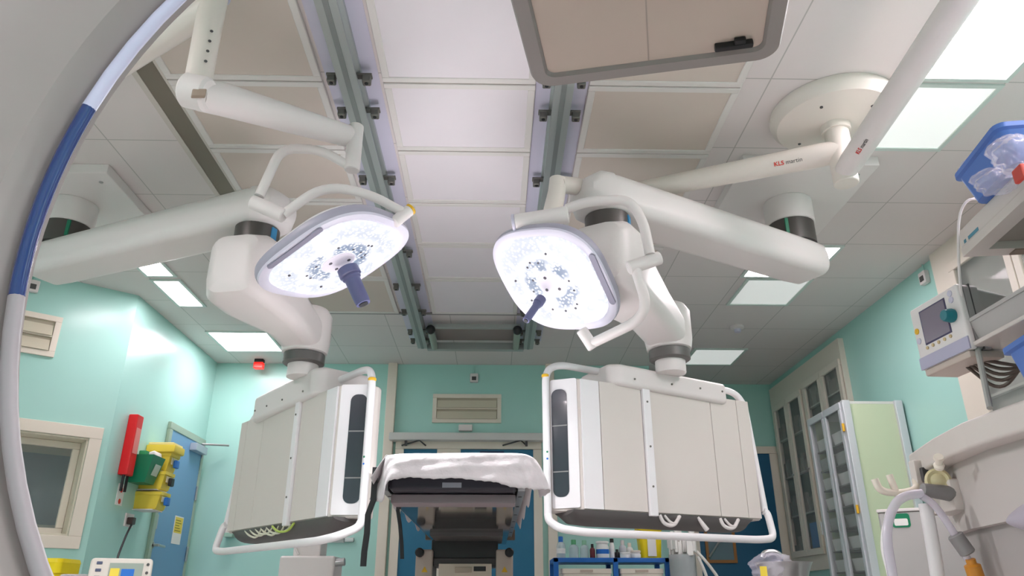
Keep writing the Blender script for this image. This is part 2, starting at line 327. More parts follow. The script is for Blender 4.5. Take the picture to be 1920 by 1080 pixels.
MB().tube([PY(1330, 1045, YB2 - .06), PY(1352, 1010, YB2 - .06)], .012, 8).build('door_handle', STEEL, d3)
# ------------------------------------------------------------------ ceiling fittings
YR = [1.13, 1.72, 2.31, 2.9, 3.48, 4.06, 4.65, 5.25, 6.0]
def filt(x0, x1, y0, y1, fm_):
    g = MB(); k = .035; z = CZ - .02
    g.span((x0 + k, y0 + k, z + .006), (x1 - k, y1 - k, CZ)); p = g.build('filter_panel', fm_, ce)
    f = MB()
    f.span((x0, y0, z), (x1, y0 + k, CZ), .003, 1); f.span((x0, y1 - k, z), (x1, y1, CZ), .003, 1); f.span((x0, y0 + k, z), (x0 + k, y1 - k, CZ), .003, 1); f.span((x1 - k, y0 + k, z), (x1, y1 - k, CZ), .003, 1)
    f.build('panel_frame', mat('panel_frame_white', '#dcd8d4', .5), p)
for xa_, xb_ in ((-1.56, -.83), (-.545, .18), (.435, 1.165)):
    for y0_, y1_ in zip(YR, YR[1:]): filt(xa_, xb_, y0_ + .005, y1_ - .005, FILTER_LIT if -.6 < xa_ < 0 else FILTER)
ch = MB()
for xc in (-.687, .307): ch.span((xc - .125, 1.0, CZ - .004), (xc + .125, 6.75, CZ))
ch.build('rail_channel', CHAN, ce)
sl = MB()
sl.span((-1.68, 1.0, CZ - .012), (-1.575, 6.7, CZ)); sl.build('ceiling_slot', SLOT, ce)
sl = MB(); sl.span((-1.71, 1.0, CZ - .016), (-1.68, 6.7, CZ)); sl.span((-1.575, 1.0, CZ - .016), (-1.56, 6.7, CZ)); sl.build('slot_edge', mat('slot_edge', '#c9c2ba', .5), ce)
MB().span((-1.56, 6.0, CZ - .015), (1.17, 6.03, CZ)).build('canopy_edge', mat('canopy_edge', '#8e8c8a', .5), ce)
def rail(xc, label):
    g = thing('ceiling_rail', label, 'ceiling rail', (xc, 3.5, CZ), 'pair of ceiling rails')
    b = MB(); y0, y1 = .9, 6.72
    prof = [(-.052, -.004), (-.052, -.03), (-.03, -.04), (-.03, -.075), (-.045, -.08), (-.045, -.095), (.045, -.095), (.045, -.08), (.03, -.075), (.03, -.04), (.052, -.03), (.052, -.004)]
    b.prism([(xc + a, y0, CZ + c) for a, c in prof], (0, y1 - y0, 0)); b.build('rail_profile', ALU, g)
    s_ = MB(); s_.span((xc - .012, y0, CZ - .098), (xc + .012, y1, CZ - .0945)); s_.build('rail_groove', mat('groove_grey', '#8b918f', .4, .5), g)
    for yy in (1.6, 2.0, 2.82, 3.08, 3.72, 4.7, 5.3, 5.85, 6.35, 6.6):
        for sgn in (-1, 1):
            m = MB(); m.span((xc + sgn * .03, yy - .018, CZ - .05), (xc + sgn * .105, yy + .018, CZ - .038), .002, 1); m.span((xc + sgn * .062, yy - .018, CZ - .085), (xc + sgn * .1, yy + .022, CZ - .048), .004, 1)
            k_ = m.build('rail_clamp', BRKT, g)
            MB().cyl((xc + sgn * .081, yy, CZ - .089), (xc + sgn * .081, yy, CZ - .084), .009, 10).build('bolt', BLACK, k_)
    return g
rail(-.687, 'left grey metal ceiling rail running above the left surgical lamp'); rail(.307, 'right grey metal ceiling rail running behind the right surgical lamp')
# cross frame between the rails, with two bumpers
g = thing('rail_end_stop', 'grey crossbar frame with black bumpers joining the far rail ends', 'rail end stop', (-.19, 6.4, CZ))
MB().span((-.64, 6.66, CZ - .12), (.262, 6.72, CZ - .05), .004).build('crossbar', ALU, g)
MB().span((-.6, 6.2, CZ - .07), (.22, 6.24, CZ - .03), .004).build('crossbar', ALU, g)
MB().span((-.55, 6.3, CZ - .03), (.17, 6.66, CZ - .005)).build('backing_plate', mat('taupe_plate', '#8e8580', .6), g)
for x in (-.57, .19):
    MB().cyl((x, 6.2, CZ - .1), (x, 6.66, CZ - .1), .03, 16).build('buffer_tube', mat('buffer_green_grey', '#9ba79c', .4, .3), g)
    MB().ball((x, 6.17, CZ - .1), .042).build('bumper', BLACK, g)
# panel lights
def clight(x0, x1, y0, y1, em, label):
    g = thing('ceiling_light', label, 'ceiling light', ((x0 + x1) / 2, (y0 + y1) / 2, CZ), 'recessed ceiling light panels')
    f = MB(); k = .025; z = CZ - .012
    f.span((x0, y0, z), (x1, y0 + k, CZ)); f.span((x0, y1 - k, z), (x1, y1, CZ)); f.span((x0, y0 + k, z), (x0 + k, y1 - k, CZ)); f.span((x1 - k, y0 + k, z), (x1, y1 - k, CZ))
    f.build('frame', mat('light_frame', '#cbd8d2', .4), g)
    MB().span((x0 + k, y0 + k, CZ - .006), (x1 - k, y1 - k, CZ)).build('diffuser', mat('diffuser_%s' % em, '#f3f6f4' if em < 2 else '#fff0f5', .4, emit=em), g)
clight(1.86, 2.425, 2.26, 2.84, 9, 'large glaring ceiling light panel at the top right corner of the photo')
clight(1.86, 2.425, 2.86, 3.43, .16, 'dim frosted ceiling light panel beside the round ceiling canopy')
clight(1.86, 2.425, 4.62, 5.18, 9, 'bright ceiling light panel showing just behind the right pendant arm')
clight(1.92, 2.44, 5.2, 5.76, .13, 'dim grey ceiling light panel beneath the right pendant arm end')
clight(1.95, 2.48, 6.93, 7.48, .15, 'dim ceiling light panel farthest back, above the right pendant cabinet')
clight(-2.67, -2.09, 6.53, 7.12, 6.5, 'large bright ceiling light panel near the red beacon')
clight(-2.67, -2.43, 5.33, 5.9, 9, 'narrow bright ceiling light panel, between two others along the left wall')
clight(-2.67, -2.43, 4.7, 5.27, 9, 'narrow bright ceiling light panel half hidden by the left pendant arm')
for x, y in ((-2.9, 1.2), (-2.9, -.8), (-.9, -1.2), (.9, -1.2), (2.0, -.8), (2.0, .9)):  # unseen panels added behind the viewpoint as fill light
    clight(x, x + .57, y, y + .58, 17 if x != -.9 and x != .9 else 8, 'added ceiling fill panel, unseen behind the viewpoint')
# smoke detector, beacon
p = PZ(1382, 612, CZ); g = thing('smoke_detector', 'round white smoke detector on the ceiling at right', 'smoke detector', p)
MB().lathe([(.06, 0), (.06, -.02), (.035, -.03), (.001, -.03)], p).build('base', WHITE, g); MB().lathe([(.033, -.028), (.028, -.055), (.001, -.058)], p).build('chamber', LAV, g)
p = PZ(487, 674, CZ); g = thing('warning_beacon', 'small red warning beacon under the ceiling at the back left', 'beacon', p)
MB().span((p.x - .045, p.y - .03, CZ - .035), (p.x + .045, p.y + .03, CZ), .004).build('base', BLACK, g)
MB().span((p.x - .048, p.y - .036, CZ - .1), (p.x + .048, p.y + .036, CZ - .035), .008).build('lens', mat('beacon_red', '#d81a12', .25, emit=.5), g)
# ------------------------------------------------------------------ pendants
def pendant(label, col, plate, j1, j2, near, d, n, W, zt, zb, side):
    col = V((*col, 0)); j1 = V((*j1, 0)); j2v = V((j2[0], j2[1], 0)); zj = j2[2]
    g = thing('equipment_pendant', label, 'ceiling pendant', (col.x, col.y, CZ), 'pair of ceiling equipment pendants')
    pl = MB(); (x0, x1), (y0, y1) = plate; pl.span((x0, y0, CZ - .06), (x1, y1, CZ), .006); m_ = pl.build('ceiling_plate', WHITE, g)
    for x in (x0 + .08, x1 - .08):
        for y in (y0 + .1, y1 - .1): MB().cyl((x, y, CZ - .064), (x, y, CZ - .059), .012, 10).build('screw', STEEL, m_)
    MB().cyl(col + UPZ * 2.685, col + UPZ * (CZ - .06), .14, 40).build('column', WHITE, g)
    rg = MB().lathe([(.132, 2.55), (.132, 2.685)], col, UPZ, 40).build('brake_ring', mat('graphite_ring', '#55524f', .35, .3), g)
    tg = MB(); a = V((-side * .8, -.6, 0)).normalized(); tg.box(col + V((side * -.07, -.112, 2.63)), (.02, .012, .1), None, .002); tg.build('green_marker', mat('marker_green', '#1c7a5c', .4), rg)
    ax = (j1 - col).normalized(); pr = UPZ.cross(ax); L = (j1 - col).length
    rings = []
    for s, w, hh in ((-.17, .16, .1), (-.155, .22, .155), (-.11, .265, .195), (0, .275, .2), (L, .275, .2), (L + .08, .26, .19), (L + .13, .2, .14), (L + .145, .12, .08)):
        rings.append(rring(col + ax * s + UPZ * 2.46, pr, UPZ, w, hh, .06, 6))
    am = MB().loft(rings).build('upper_arm', WHITE, g)
    cp = MB(); cp.loft([rring(col + ax * s + UPZ * 2.46, pr, UPZ, w, hh, .065, 6) for s, w, hh in ((L + .04, .285, .21), (L + .1, .27, .2), (L + .15, .2, .14), (L + .16, .1, .07))]); cp.build('end_cap', WHITE, am)
    r2 = MB().lathe([(.105, 2.27), (.11, 2.28), (.11, 2.36)], j1, UPZ, 40).build('brake_ring', mat('graphite_ring', '', 0), g)
    MB().box(j1 + V((.098, -.048, 2.315)), (.012, .035, .07), ((V((.9, -.43, 0))), V((.43, .9, 0)), UPZ), .002).build('blue_marker', mat('marker_blue', '#2a86b8', .4), r2)
    ax2 = (j2v - j1).normalized(); p2 = UPZ.cross(ax2); L2 = (j2v - j1).length; rings = []
    for s, w, a, b in ((-.19, .16, 2.0, 2.2), (-.17, .25, 1.955, 2.25), (-.1, .33, 1.93, 2.275), (.05, .345, 1.925, 2.28), (.18, .32, 1.93, 2.23), (L2 * .62, .25, zj - .03, zj + .2), (L2 - .05, .24, zj - .06, zj + .14)):
        rings.append(rring(j1 + ax2 * s + UPZ * (a + b) / 2, p2, UPZ, w, b - a, .07, 6))
    MB().loft(rings).build('spring_arm', WHITE, g)
    MB().lathe([(.09, zj - .075), (.125, zj - .06), (.135, zj + .0), (.135, zj + .16), (.11, zj + .2), (.05, zj + .215)], j2v, UPZ, 32).build('elbow_housing', WHITE, g)
    MB().lathe([(.1, zj - .13), (.115, zj - .12), (.115, zj - .07)], j2v, UPZ, 32).build('brake_ring', mat('graphite_ring2', '#6a6866', .4, .2), g)
    hc = MB().lathe([(.085, zj - .2), (.085, zj - .13)], j2v, UPZ, 28); hc.build('neck', WHITE, g)
    # head box above the cabinet
    near = V((*near, 0)); d = V((*d, 0)).normalized(); n = V((*n, 0)).normalized()
    def Q(s, o, z): return near + d * s + n * o + UPZ * z
    ztop = zj - .17
    hb = MB(); hb.prism([Q(.3, .0, zt - .03), Q(.36, .04, zt - .03), Q(1.1, .04, zt - .06), Q(1.1, -.3, zt - .06), Q(.3, -.3, zt - .03)], UPZ * (ztop - zt + .03), .025, 3)
    hd = hb.build('head_box', WHITE, g)
    for s in (.45, .7, .9, 1.06): MB().cyl(Q(s, .04, zt + .01), Q(s, .045, zt + .01), .006, 8).build('screw', BRKT, hd)
    # cabinet body with chamfered near end
    cb = MB(); poly = [(.115, 0), (W, 0), (W, -.2), (.03, -.2), (0, -.16), (0, -.12)]
    cb.prism([Q(s, o, zb) for s, o in poly], UPZ * (zt - zb - .015), .012, 2); body = cb.build('cabinet', PANEL, g)
    for s0, s1 in ((.122, .235), (.238, .505), (.56, .985), (.987, W - .1), (W - .098, W - .005)):
        MB().box(Q((s0 + s1) / 2, .004, (zt + zb) / 2 - .005), (s1 - s0, .012, zt - zb - .03), (d, n, UPZ), .003).build('front_panel', PANEL if s0 > .2 else LAMPW, body)
    st = MB(); st.box(Q(.533, .012, (zt + zb) / 2 + .0), (.05, .03, zt - zb + .02), (d, n, UPZ), .006); st.build('cable_duct', LAMPW, body)
    for f_ in (.2, .5, .85): MB().cyl(Q(.533, .027, zb + (zt - zb) * f_), Q(.533, .031, zb + (zt - zb) * f_), .006, 8).build('screw', BRKT, body)
    e = (Q(.115, 0, 0) - Q(0, -.12, 0)).normalized(); en = e.cross(UPZ); en = en if en.dot(n) > 0 else -en; mid = (Q(.115, 0, 0) + Q(0, -.12, 0)) / 2; cw = .166
    MB().loft([rring(mid + UPZ * ((zt + zb) / 2) + en * o_, e, UPZ, cw - .02, zt - zb - .03, .01) for o_ in (0.0, .008)]).build('end_panel', LAMPW, body)
    wn = MB().loft([rring(mid + e * -.024 + UPZ * ((zt + zb) / 2 - .0) + en * o_, e, UPZ, .085, (zt - zb) * .8, .035, 6) for o_ in (.004, .0105)]).build('end_window', SMOKE, body)
    for f_ in (-.22, .12): MB().box(mid + e * -.024 + UPZ * ((zt + zb) / 2 + f_ * (zt - zb)) + en * .011, (.08, .003, .006), (e, en, UPZ)).build('shelf_edge', GREY, body)
    un = MB(); un.loft([[Q(s, -.095 + .1 * math.cos(a), zb + .005 - (.07 * k) * math.sin(a)) for a in [math.pi * i / 12 for i in range(13)]] for s, k in ((.06, .3), (.1, .9), (.2, 1), (W - .2, 1), (W - .1, .9), (W - .07, .3))])
    un.build('underside_tray', mat('tray_grey', '#5b5857', .5), g)
    # handrail loop
    R = .02; o = .055; zb2 = zb - .108
    rl = MB().tube([Q(.34, -.1, zt + .07), Q(.06, -.12, zt + .085), Q(-.03, -.1, zt + .03), Q(-.03, -.1, zb - .02)], R, 12, .07); r1 = rl.build('handrail', LAMPW, g)
    MB().tube([Q(-.03, -.1, zb - .015), Q(-.035, -.08, zb - .05), Q(-.03, o - .03, zb2 + .015), Q(.1, o, zb2), Q(W - .1, o, zb2), Q(W + .02, o, zb2 + .01), Q(W + .03, .02, zb + .04), Q(W + .01, 0.012, zb + .05)], R, 12, .04).build('handrail', LAMPW, g)
    MB().tube([Q(1.05, -.1, zt + .07), Q(W - .02, -.08, zt + .06), Q(W + .03, -.06, zt - .02), Q(W + .03, 0, zb + .05)], R, 12, .07).build('handrail', LAMPW, g)
    MB().cyl(Q(-.03, -.1, zt - .005), Q(-.03, -.1, zt + .012), R + .0015, 12).build('sleeve', BRASS, r1)
    for k_, (m_, f_) in enumerate(((GREEN, .42), (DBLUE, .37))): MB().ball(Q(-.03, -.1, zb + (zt - zb) * f_) + (n - d * .4).normalized() * .017, .006).build('indicator', m_, r1)
    return g, Q
gL, QL = pendant('left ceiling pendant with brown-white cabinet, arm slanting up to the left', (-2.58, 4.06), ((-2.86, -2.2), (3.68, 4.4)), (-1.22, 3.43), (-1.08, 4.06, 1.965), (-.73, 3.7), (-.65, .76), (-.76, -.65), 1.32, 1.665, .985, -1)
gR, QR = pendant('right ceiling pendant with wide white cabinet, arm slanting up to the right', (1.76, 3.94), ((1.36, 2.12), (3.5, 4.36)), (.545, 3.26), (.985, 4.02, 1.99), (.338, 3.8), (.91, .415), (.415, -.91), 1.28, 1.728, 1.03, 1)
# cables hanging under the cabinets
cab = MB()
for i in range(6):
    s = .5 + i * .07; cab.tube([QL(s, -.0, .985), QL(s + .05, .0, .95 - .008 * (i % 3)), QL(s + .16, -.0, .955), QL(s + .22, -.0, .985)], .0055, 8, .05)
tag(cab.build('cable_bundle', mat('pale_cable', '#dcdac6', .5), origin=QL(.6, 0, .98)), 'pale looping cables hanging under the left pendant cabinet', 'cables', kind='stuff')
tag(MB().tube([QL(.45, .01, .985), QL(.5, .012, .948), QL(.62, .012, .95), QL(.7, .01, .985)], .006, 8, .05).build('green_cable', mat('green_cable', '#b9cf5f', .5), origin=QL(.45, 0, .98)), 'yellow-green cable looping under the left pendant cabinet', 'cable')
for k_, s in enumerate((.58, .98)):
    c = MB()
    c.tube([QR(s, .0, 1.03), QR(s + .015, .01, .985), QR(s + .08, .01, .975), QR(s + .13, .0, 1.03)], .01, 8, .05)
    c.tube([QR(s + .03, .0, 1.03), QR(s + .06, .012, .99), QR(s + .1, .012, .99), QR(s + .12, .0, 1.03)], .007, 8, .03)
    tag(c.build('cable_loop', WHITE, origin=QR(s, 0, 1.03)), ('white cable loop under the right pendant cabinet, nearest the cable duct', 'white cable loop under the right pendant cabinet, farther right beside the plug')[k_], 'cable', 'cable loops under the right pendant')
tag(MB().tube([QR(.83, 0, 1.03), QR(.85, .01, .995), QR(.875, .012, .965)], [.008, .012, .014], 10).build('hanging_plug', WHITE, origin=QR(.83, 0, 1.03)), 'white plug end hanging under the right pendant cabinet', 'plug')
# ------------------------------------------------------------------ surgical lamps
def se(c, e1, e2, a, b, N=72, ex=2.9):
    o = []
    for i in range(N):
        t = 2 * math.pi * i / N; cs, sn = math.cos(t), math.sin(t)
        k = 1 / ((abs(cs) ** ex + abs(sn) ** ex) ** (1 / ex)); o.append(c + e1 * (a * k * cs) + e2 * (b * k * sn))
    return o
DOT = mat('dot_grey', '#55525a', .5); LED = led_material(); HANDLE_TIP = []
def cam2w(x, y, z): return (RT * x + UP * y - FW * z)
def lamp_head(g, c, e1, e2, n, S, hand_off, hr, hl, slot_side):
    e1 = e1.normalized(); e2 = (e2 - e1 * e2.dot(e1)).normalized(); n = n.normalized()
    h = MB(); h.loft([se(c + n * o, e1, e2, S * k, S * k) for k, o in ((.3, -.1), (.62, -.098), (.86, -.08), (.965, -.052))]); head = h.build('lamp_housing', LAMPW, g)
    MB().loft([se(c + n * o, e1, e2, S * k, S * k) for k, o in ((.955, -.056), (.985, -.05), (1.0, -.035), (1.0, -.02), (.985, -.008))], caps=False).build('rim_band', mat('rim_grey', '#a6a4b4', .35), head)
    MB().loft([se(c + n * o, e1, e2, S * k, S * k) for k, o in ((.992, -.013), (.985, -.002), (.93, .004), (.875, .001), (.85, -.006))], caps=False).build('front_bezel', mat('bezel_lav', '#d9d7e6', .35), head)
    f = MB(); f.loft([se(c + n * o, e1, e2, S * k, S * k) for k, o in ((.86, -.002), (.84, .008), (.7, .013), (.45, .016), (.2, .017))]); fc = f.build('light_face', LED, head, origin=c)
    MB().lathe([(.075, .012), (.075, .019), (.06, .022), (.001, .022)], c, n, 32).build('hub_disc', mat('hub_lav', '#cfc9d4', .4, emit=.14), head)
    for i in range(14):
        a = random.uniform(0, 6.28); r = random.uniform(.3, .72) * S; p = c + e1 * (r * math.cos(a)) + e2 * (r * math.sin(a)); MB().lathe([(.006, .008), (.006, .018), (.001, .019)], p, n, 8).build('sensor_dot', DOT, head)
    for a in (.6, 2.5, 4.4): MB().lathe([(.008, .018), (.008, .025), (.001, .026)], c + e1 * (.045 * math.cos(a)) + e2 * (.045 * math.sin(a)), n, 8).build('hub_screw', DOT, head)
    hc = c + hand_off
    hd = MB().lathe([(hr * 1.35, .01), (hr * 1.4, .03), (hr * 1.4, .045), (hr * 1.15, .05), (hr * 1.2, .06), (hr, .068), (hr * .97, hl - .02), (hr * .9, hl), (.001, hl)], hc, n, 28).build('sterile_handle', NAVY, head)
    MB().lathe([(hr * .6, hl - .002), (hr * .6, hl + .004), (.001, hl + .004)], hc, n, 20).build('handle_tip', BLACK, hd)
    HANDLE_TIP.append(hc + n * (hl + .02))
    for sgn in slot_side:
        # recessed grip slot along the bezel
        s_ = MB(); ax_, ay_ = sgn; ax_ = ax_.normalized(); ay_ = ay_.normalized()
        s_.loft([rring(c + ay_ * (S * .905) + n * o_, ax_, ay_, S * .95, .03, .015, 6) for o_ in (-.004, .0065)]); s_.build('grip_slot', mat('slot_shadow', '#8b899b', .5), head)
    return head
# left lamp
LS = 0.31; LD = 3.23
cL = CAM + ray(632, 486) * (LD / F)
e1 = cam2w(203, 132, 68); e2 = cam2w(98, -32, -229); nL = cam2w(28052, -53151, 19432).normalized()
yl = 2.62
base = V((-2.55, 3.2, CZ))
gA = thing('surgical_lamp', 'left surgical lamp, seen nearly edge on, with thick purple-grey handle', 'surgical lamp', base, 'pair of surgical lamps')
lamp_head(gA, cL, e1, e2, nL, LS, cam2w(18, -14, 0) * (LD / F) , .034, .19, [(e1, -e2)])
E1 = PY(400, 4, 2.2); E2 = PY(368, 172, 2.2); zA = E1.z - .02
MB().lathe([(.2, -.0), (.2, -.03), (.17, -.05), (.06, -.055)], base, UPZ, 36).build('ceiling_canopy', WARM, gA)
Ecol = V((base.x, base.y, zA)); MB().cyl(Ecol - UPZ * .06, base - UPZ * .05, .05).build('ceiling_column', WARM, gA)
MB().tube([Ecol, V((E1.x, E1.y, zA))], [.062, .05], 20).build('extension_arm', WARM, gA)
MB().cyl(V((E1.x, E1.y, zA + .075)), V((E1.x, E1.y, zA + .045)), .058).build('joint_cap', mat('joint_cap', '#b9bcd0', .4), gA)
lk = MB().tube([V((E1.x, E1.y, zA + .05)), V((E1.x, E1.y, zA - .1)), V((E2.x, E2.y, E2.z))], [.05, .048, .046], 20).build('vertical_link', WARM, gA)
tc_ = (CAM - E2); tc_.z = 0; tc_.normalize()
for i in range(4): p = V((E2.x, E2.y, E2.z + .1 + .045 * i)) + tc_ * .0465 + RT * .012; MB().cyl(p, p + tc_ * .002, .006, 8).build('set_screw', DGREY, lk)
S2 = PY(652, 255, 2.86); dA = (S2 - E2).normalized()
el = MB().cyl(E2 - RT * .045 + UPZ * .01, E2 + RT * .05 - UPZ * .015, .062, 28, .01); el.build('elbow', WHITE, gA)
MB().tube([E2 - UPZ * .01, E2 + dA * .12, E2 + dA * .5, S2], [.058, .062, .056, .05], 20).build('spring_arm', WHITE, gA)
MB().box(E2 + tc_ * .055 - UPZ * .045 + RT * .01, (.05, .02, .03), (RT, tc_, UPZ), .004).build('elbow_label', mat('taupe_label', '#9c8b7c', .5), gA)
S3 = PY(660, 320, 2.86); MB().cyl(V((S3.x, S3.y, S2.z + .055)), S3, .034).build('spindle', WHITE, gA)
K1 = PY(472, 378, 2.8); K2 = PY(533, 405, 2.8)
MB().tube([PY(656, 312, 2.86), PY(600, 280, 2.84), PY(527, 278, 2.82), PY(486, 368, 2.8)], .021, 14, .07).build('upper_yoke', WHITE, gA)
MB().cyl(K1, K2, .031, 24).build('knuckle', WHITE, gA)
J1 = PY(738, 418, 2.84); J2 = PY(768, 394, 2.86)
MB().tube([PY(531, 402, 2.8), PY(605, 348, 2.8), PY(690, 362, 2.82), PY(756, 398, 2.85)], .021, 14, .1).build('lower_yoke', WHITE, gA)
MB().cyl(J1, J2, .026, 20).build('pivot', WHITE, gA); MB().cyl(J2, J2 + (J2 - J1).normalized() * .012, .026, 20).build('pivot_cap', BRASS, gA)
# right lamp
RD = 3.5
cR = CAM + ray(1037, 529) * (RD / F)
f1 = cam2w(180, 10, 142.8); f2 = cam2w(95, -180, -107.1); nR = cam2w(-24634, -32844, 33350).normalized()
p = PZ(1560, 208, CZ); baseR = V((p.x, p.y, CZ))
gB = thing('surgical_lamp', 'right surgical lamp facing the viewer with slim handle, hung from round ceiling canopy', 'surgical lamp', baseR, 'pair of surgical lamps')
lamp_head(gB, cR, f1, f2, nR, .3, cam2w(-20, -28, 0) * (RD / F), .018, .17, [(f2, f1)])
MB().lathe([(.3, -.001), (.305, -.02), (.3, -.045), (.275, -.075), (.2, -.09), (.05, -.095)], baseR, UPZ, 64).build('ceiling_canopy', WARM, gB)
for a in (.5, 2.2, 4.0, 5.3): MB().cyl(baseR + V((.2 * math.cos(a), .2 * math.sin(a), -.095)), baseR + V((.2 * math.cos(a), .2 * math.sin(a), -.088)), .008, 8).build('canopy_screw', DGREY, gB)
zb_ = 2.475; MB().cyl(V((p.x, p.y, zb_)), baseR - UPZ * .09, .058, 32).build('ceiling_column', WARM, gB)
MB().lathe([(.07, -.13), (.07, -.09), (.066, -.088)], baseR, UPZ, 32).build('collar', WARM, gB)
zU = 2.66; a0 = V((p.x, p.y, zU)); a1 = PZ(1165, 366, zU); a1 = a1 + V((-.02, 0, 0)); a2 = PY(1046, 345, 3.1)
MB().tube([a0, a0 + (a1 - a0) * .1, a1], [.058, .06, .05], 22).build('extension_arm', WARM, gB)
MB().tube([a1 + (a0 - a1) * .05, a2], [.05, .042], 18).build('spring_arm', WARM, gB)
zN = 2.54; b0 = V((p.x, p.y, zN)); b1 = PZ(1800, 0, zN); b1 = b0 + (b1 - b0) * 1.5
ar2 = MB().tube([b0, b0 + (b1 - b0) * .06, b1], [.05, .056, .056], 22).build('extension_arm', WHITE, gB)
def brand(arm, a, b, p, r, flip, size):
    ax = (b - a).normalized()
    if flip: ax = -ax
    cpt = a + (b - a).normalized() * (p - a).dot((b - a).normalized()); nv = (CAM - cpt); nv = (nv - ax * nv.dot(ax)).normalized()
    q = cpt + nv * (r + .0008); y = nv.cross(ax)
    label_text('KLS', 'brand_red', REDT, arm, q - y * size * .35, ax, nv, size, size * .02)
    label_text('martin', 'brand_dark', DTXT, arm, q - y * size * .35 + ax * size * 1.85, ax, nv, size)
ar1 = [o for o in gB.children if o.name.startswith('extension_arm')][0]
brand(ar1, a0, a1, PZ(1450, 302, zU), .0585, True, .03)
brand(ar2, b0, b1, PZ(1603, 272, zN), .0565, False, .026)
# far link of the right lamp
lt = PY(1045, 338, 3.52); lb = PY(1036, 402, 3.5)
MB().tube([PY(1046, 336, 3.1), PY(1044, 360, 3.1), PY(1034, 408, 3.06)], [.04, .042, .046], 18).build('vertical_link', WARM, gB)
h0 = PY(966, 418, 3.06); h1 = PY(1066, 402, 3.02)
MB().cyl(h0, h1, .04, 24).build('elbow', WHITE, gB); MB().cyl(h0 - (h1 - h0).normalized() * .014, h0, .042, 24).build('elbow_cap', LAV, gB)
MB().tube([PY(1062, 392, 3.02), PY(1100, 378, 2.98), PY(1180, 374, 2.96), PY(1206, 415, 2.95), PY(1219, 478, 2.94)], .023, 14, .06).build('upper_yoke', WHITE, gB)
MB().cyl(PY(1178, 503, 2.95), PY(1238, 483, 2.95), .03, 24).build('knuckle', WHITE, gB)
MB().tube([PY(1192, 505, 2.95), PY(1213, 572, 2.98), PY(1195, 603, 3.05), PY(1112, 643, 3.22)], .023, 14, .06).build('lower_yoke', WHITE, gB)
MB().cyl(PY(1090, 618, 3.22), PY(1113, 653, 3.23), .027, 20).build('pivot', WHITE, gB)
# surgical lamp beams and an added fill light
def lamp(name, loc, d, e, rad):
    l = bpy.data.lights.new(name, 'SPOT'); l.energy = e; l.shadow_soft_size = rad; l.spot_size = math.radians(130); l.spot_blend = .8; l.color = (1, .98, 1)
    o = bpy.data.objects.new(name, l); COL.objects.link(o); o.location = loc; o.rotation_euler = V(d).to_track_quat('-Z', 'Y').to_euler(); return o
lamp('lamp_beam', HANDLE_TIP[0], nL, 20, .012); lamp('lamp_beam', HANDLE_TIP[1], nR, 20, .012)
l_ = bpy.data.lights.new('added_ceiling_fill', 'AREA'); l_.energy = 2.1; l_.size = .9; l_.color = (1, .95, 1); l_.spread = math.radians(130)  # added fill without a fixture, aimed up to brighten the centre ceiling
o_ = bpy.data.objects.new('added_ceiling_fill', l_); COL.objects.link(o_); o_.location = (-.19, 3.4, 1.2); o_.rotation_euler = (math.pi, 0, 0)
# ------------------------------------------------------------------ operating table
TX0, TX1, TY0, TY1, TZ = -.405, .1, 2.79, 4.95, 1.105
g = thing('operating_table', 'operating table seen from below, dark padded top on a steel frame and column', 'operating table', (-.15, 3.9, 0))
MB().span((TX0 + .02, TY0, TZ - .118), (TX1 - .02, TY1, TZ - .004), .015, 3).build('mattress', mat('dark_pad', '#1c1a26', .5), g)
MB().span((TX0 + .018, TY0 + .14, TZ - .14), (TX1 - .018, TY1 + .35, TZ - .119)).build('table_top', mat('gloss_underside', '#8f8886', .07, .85), g)
lb_ = MB().span((-.19, TY0 - .002, TZ - .108), (-.12, TY0, TZ - .09)).build('pad_label', mat('grey_label', '#8b8d96', .5), g)
RZ = TZ - .095
for x, sg in ((TX0 + .0, 1), (TX1 - .0, -1)):
    r = MB().span((x - .014, TY0 + .04, RZ - .02), (x + .014, TY1 + .1, RZ + .02), .003).build('side_rail', STEEL, g)
    for i in range(7): MB().cyl((x, TY0 + .2 + i * .33, RZ - .0215), (x, TY0 + .2 + i * .33, RZ - .0195), .008, 8).build('rail_bolt', BLACK, r)
    for i in range(6):
        y = TY0 + .15 + i * .4; MB().span((min(x, x + sg * .035), y, RZ), (max(x, x + sg * .035), y + .05, TZ - .08)).build('rail_bracket', DGREY, r)
    MB().span((x - .035, TY1 + .08, RZ - .035), (x + .035, TY1 + .13, RZ + .03), .005).build('rail_end', mat('bronze_end', '#6a5d50', .4, .5), g)
MB().span((TX0 + .02, TY0 + .08, TZ - .155), (TX1 - .02, TY0 + .2, TZ - .12), .006).build('cross_member', mat('taupe_member', '#82767a', .5), g)
MB().span((TX0 + .05, TY0 + 1.55, TZ - .16), (TX1 - .05, TY1 - .02, TZ - .1), .006).build('cross_member', DGREY, g)
YC = 4.72; xc = PY(873, 1000, YC).x
def cbox(name, u0, v0, u1, v1, y, dy, m, bev=.006, par=None):
    a = PY(u0, v1, y); b = PY(u1, v0, y); return MB().span((a.x, y, a.z), (b.x, y + dy, b.z), bev).build(name, m, par or g)
cbox('bellows', 808, 1011, 934, 1050, YC - .0, .3, mat('bellows_black', '#211f20', .4), .01)
cbox('bellows', 812, 1046, 932, 1062, YC - .02, .32, mat('charcoal_housing2', '#403b3b', .4), .006)
pn = cbox('connector_panel', 822, 1057, 922, 1080, YC - .035, .02, mat('pale_beige', '#cfc2b2', .5), .002)
cbox('socket', 888, 1062, 911, 1071, YC - .041, .01, BLACK, .001, pn); cbox('pull_handle', 853, 1063, 884, 1074, YC - .045, .012, mat('beige_grip', '#b3a392', .5), .003, pn)
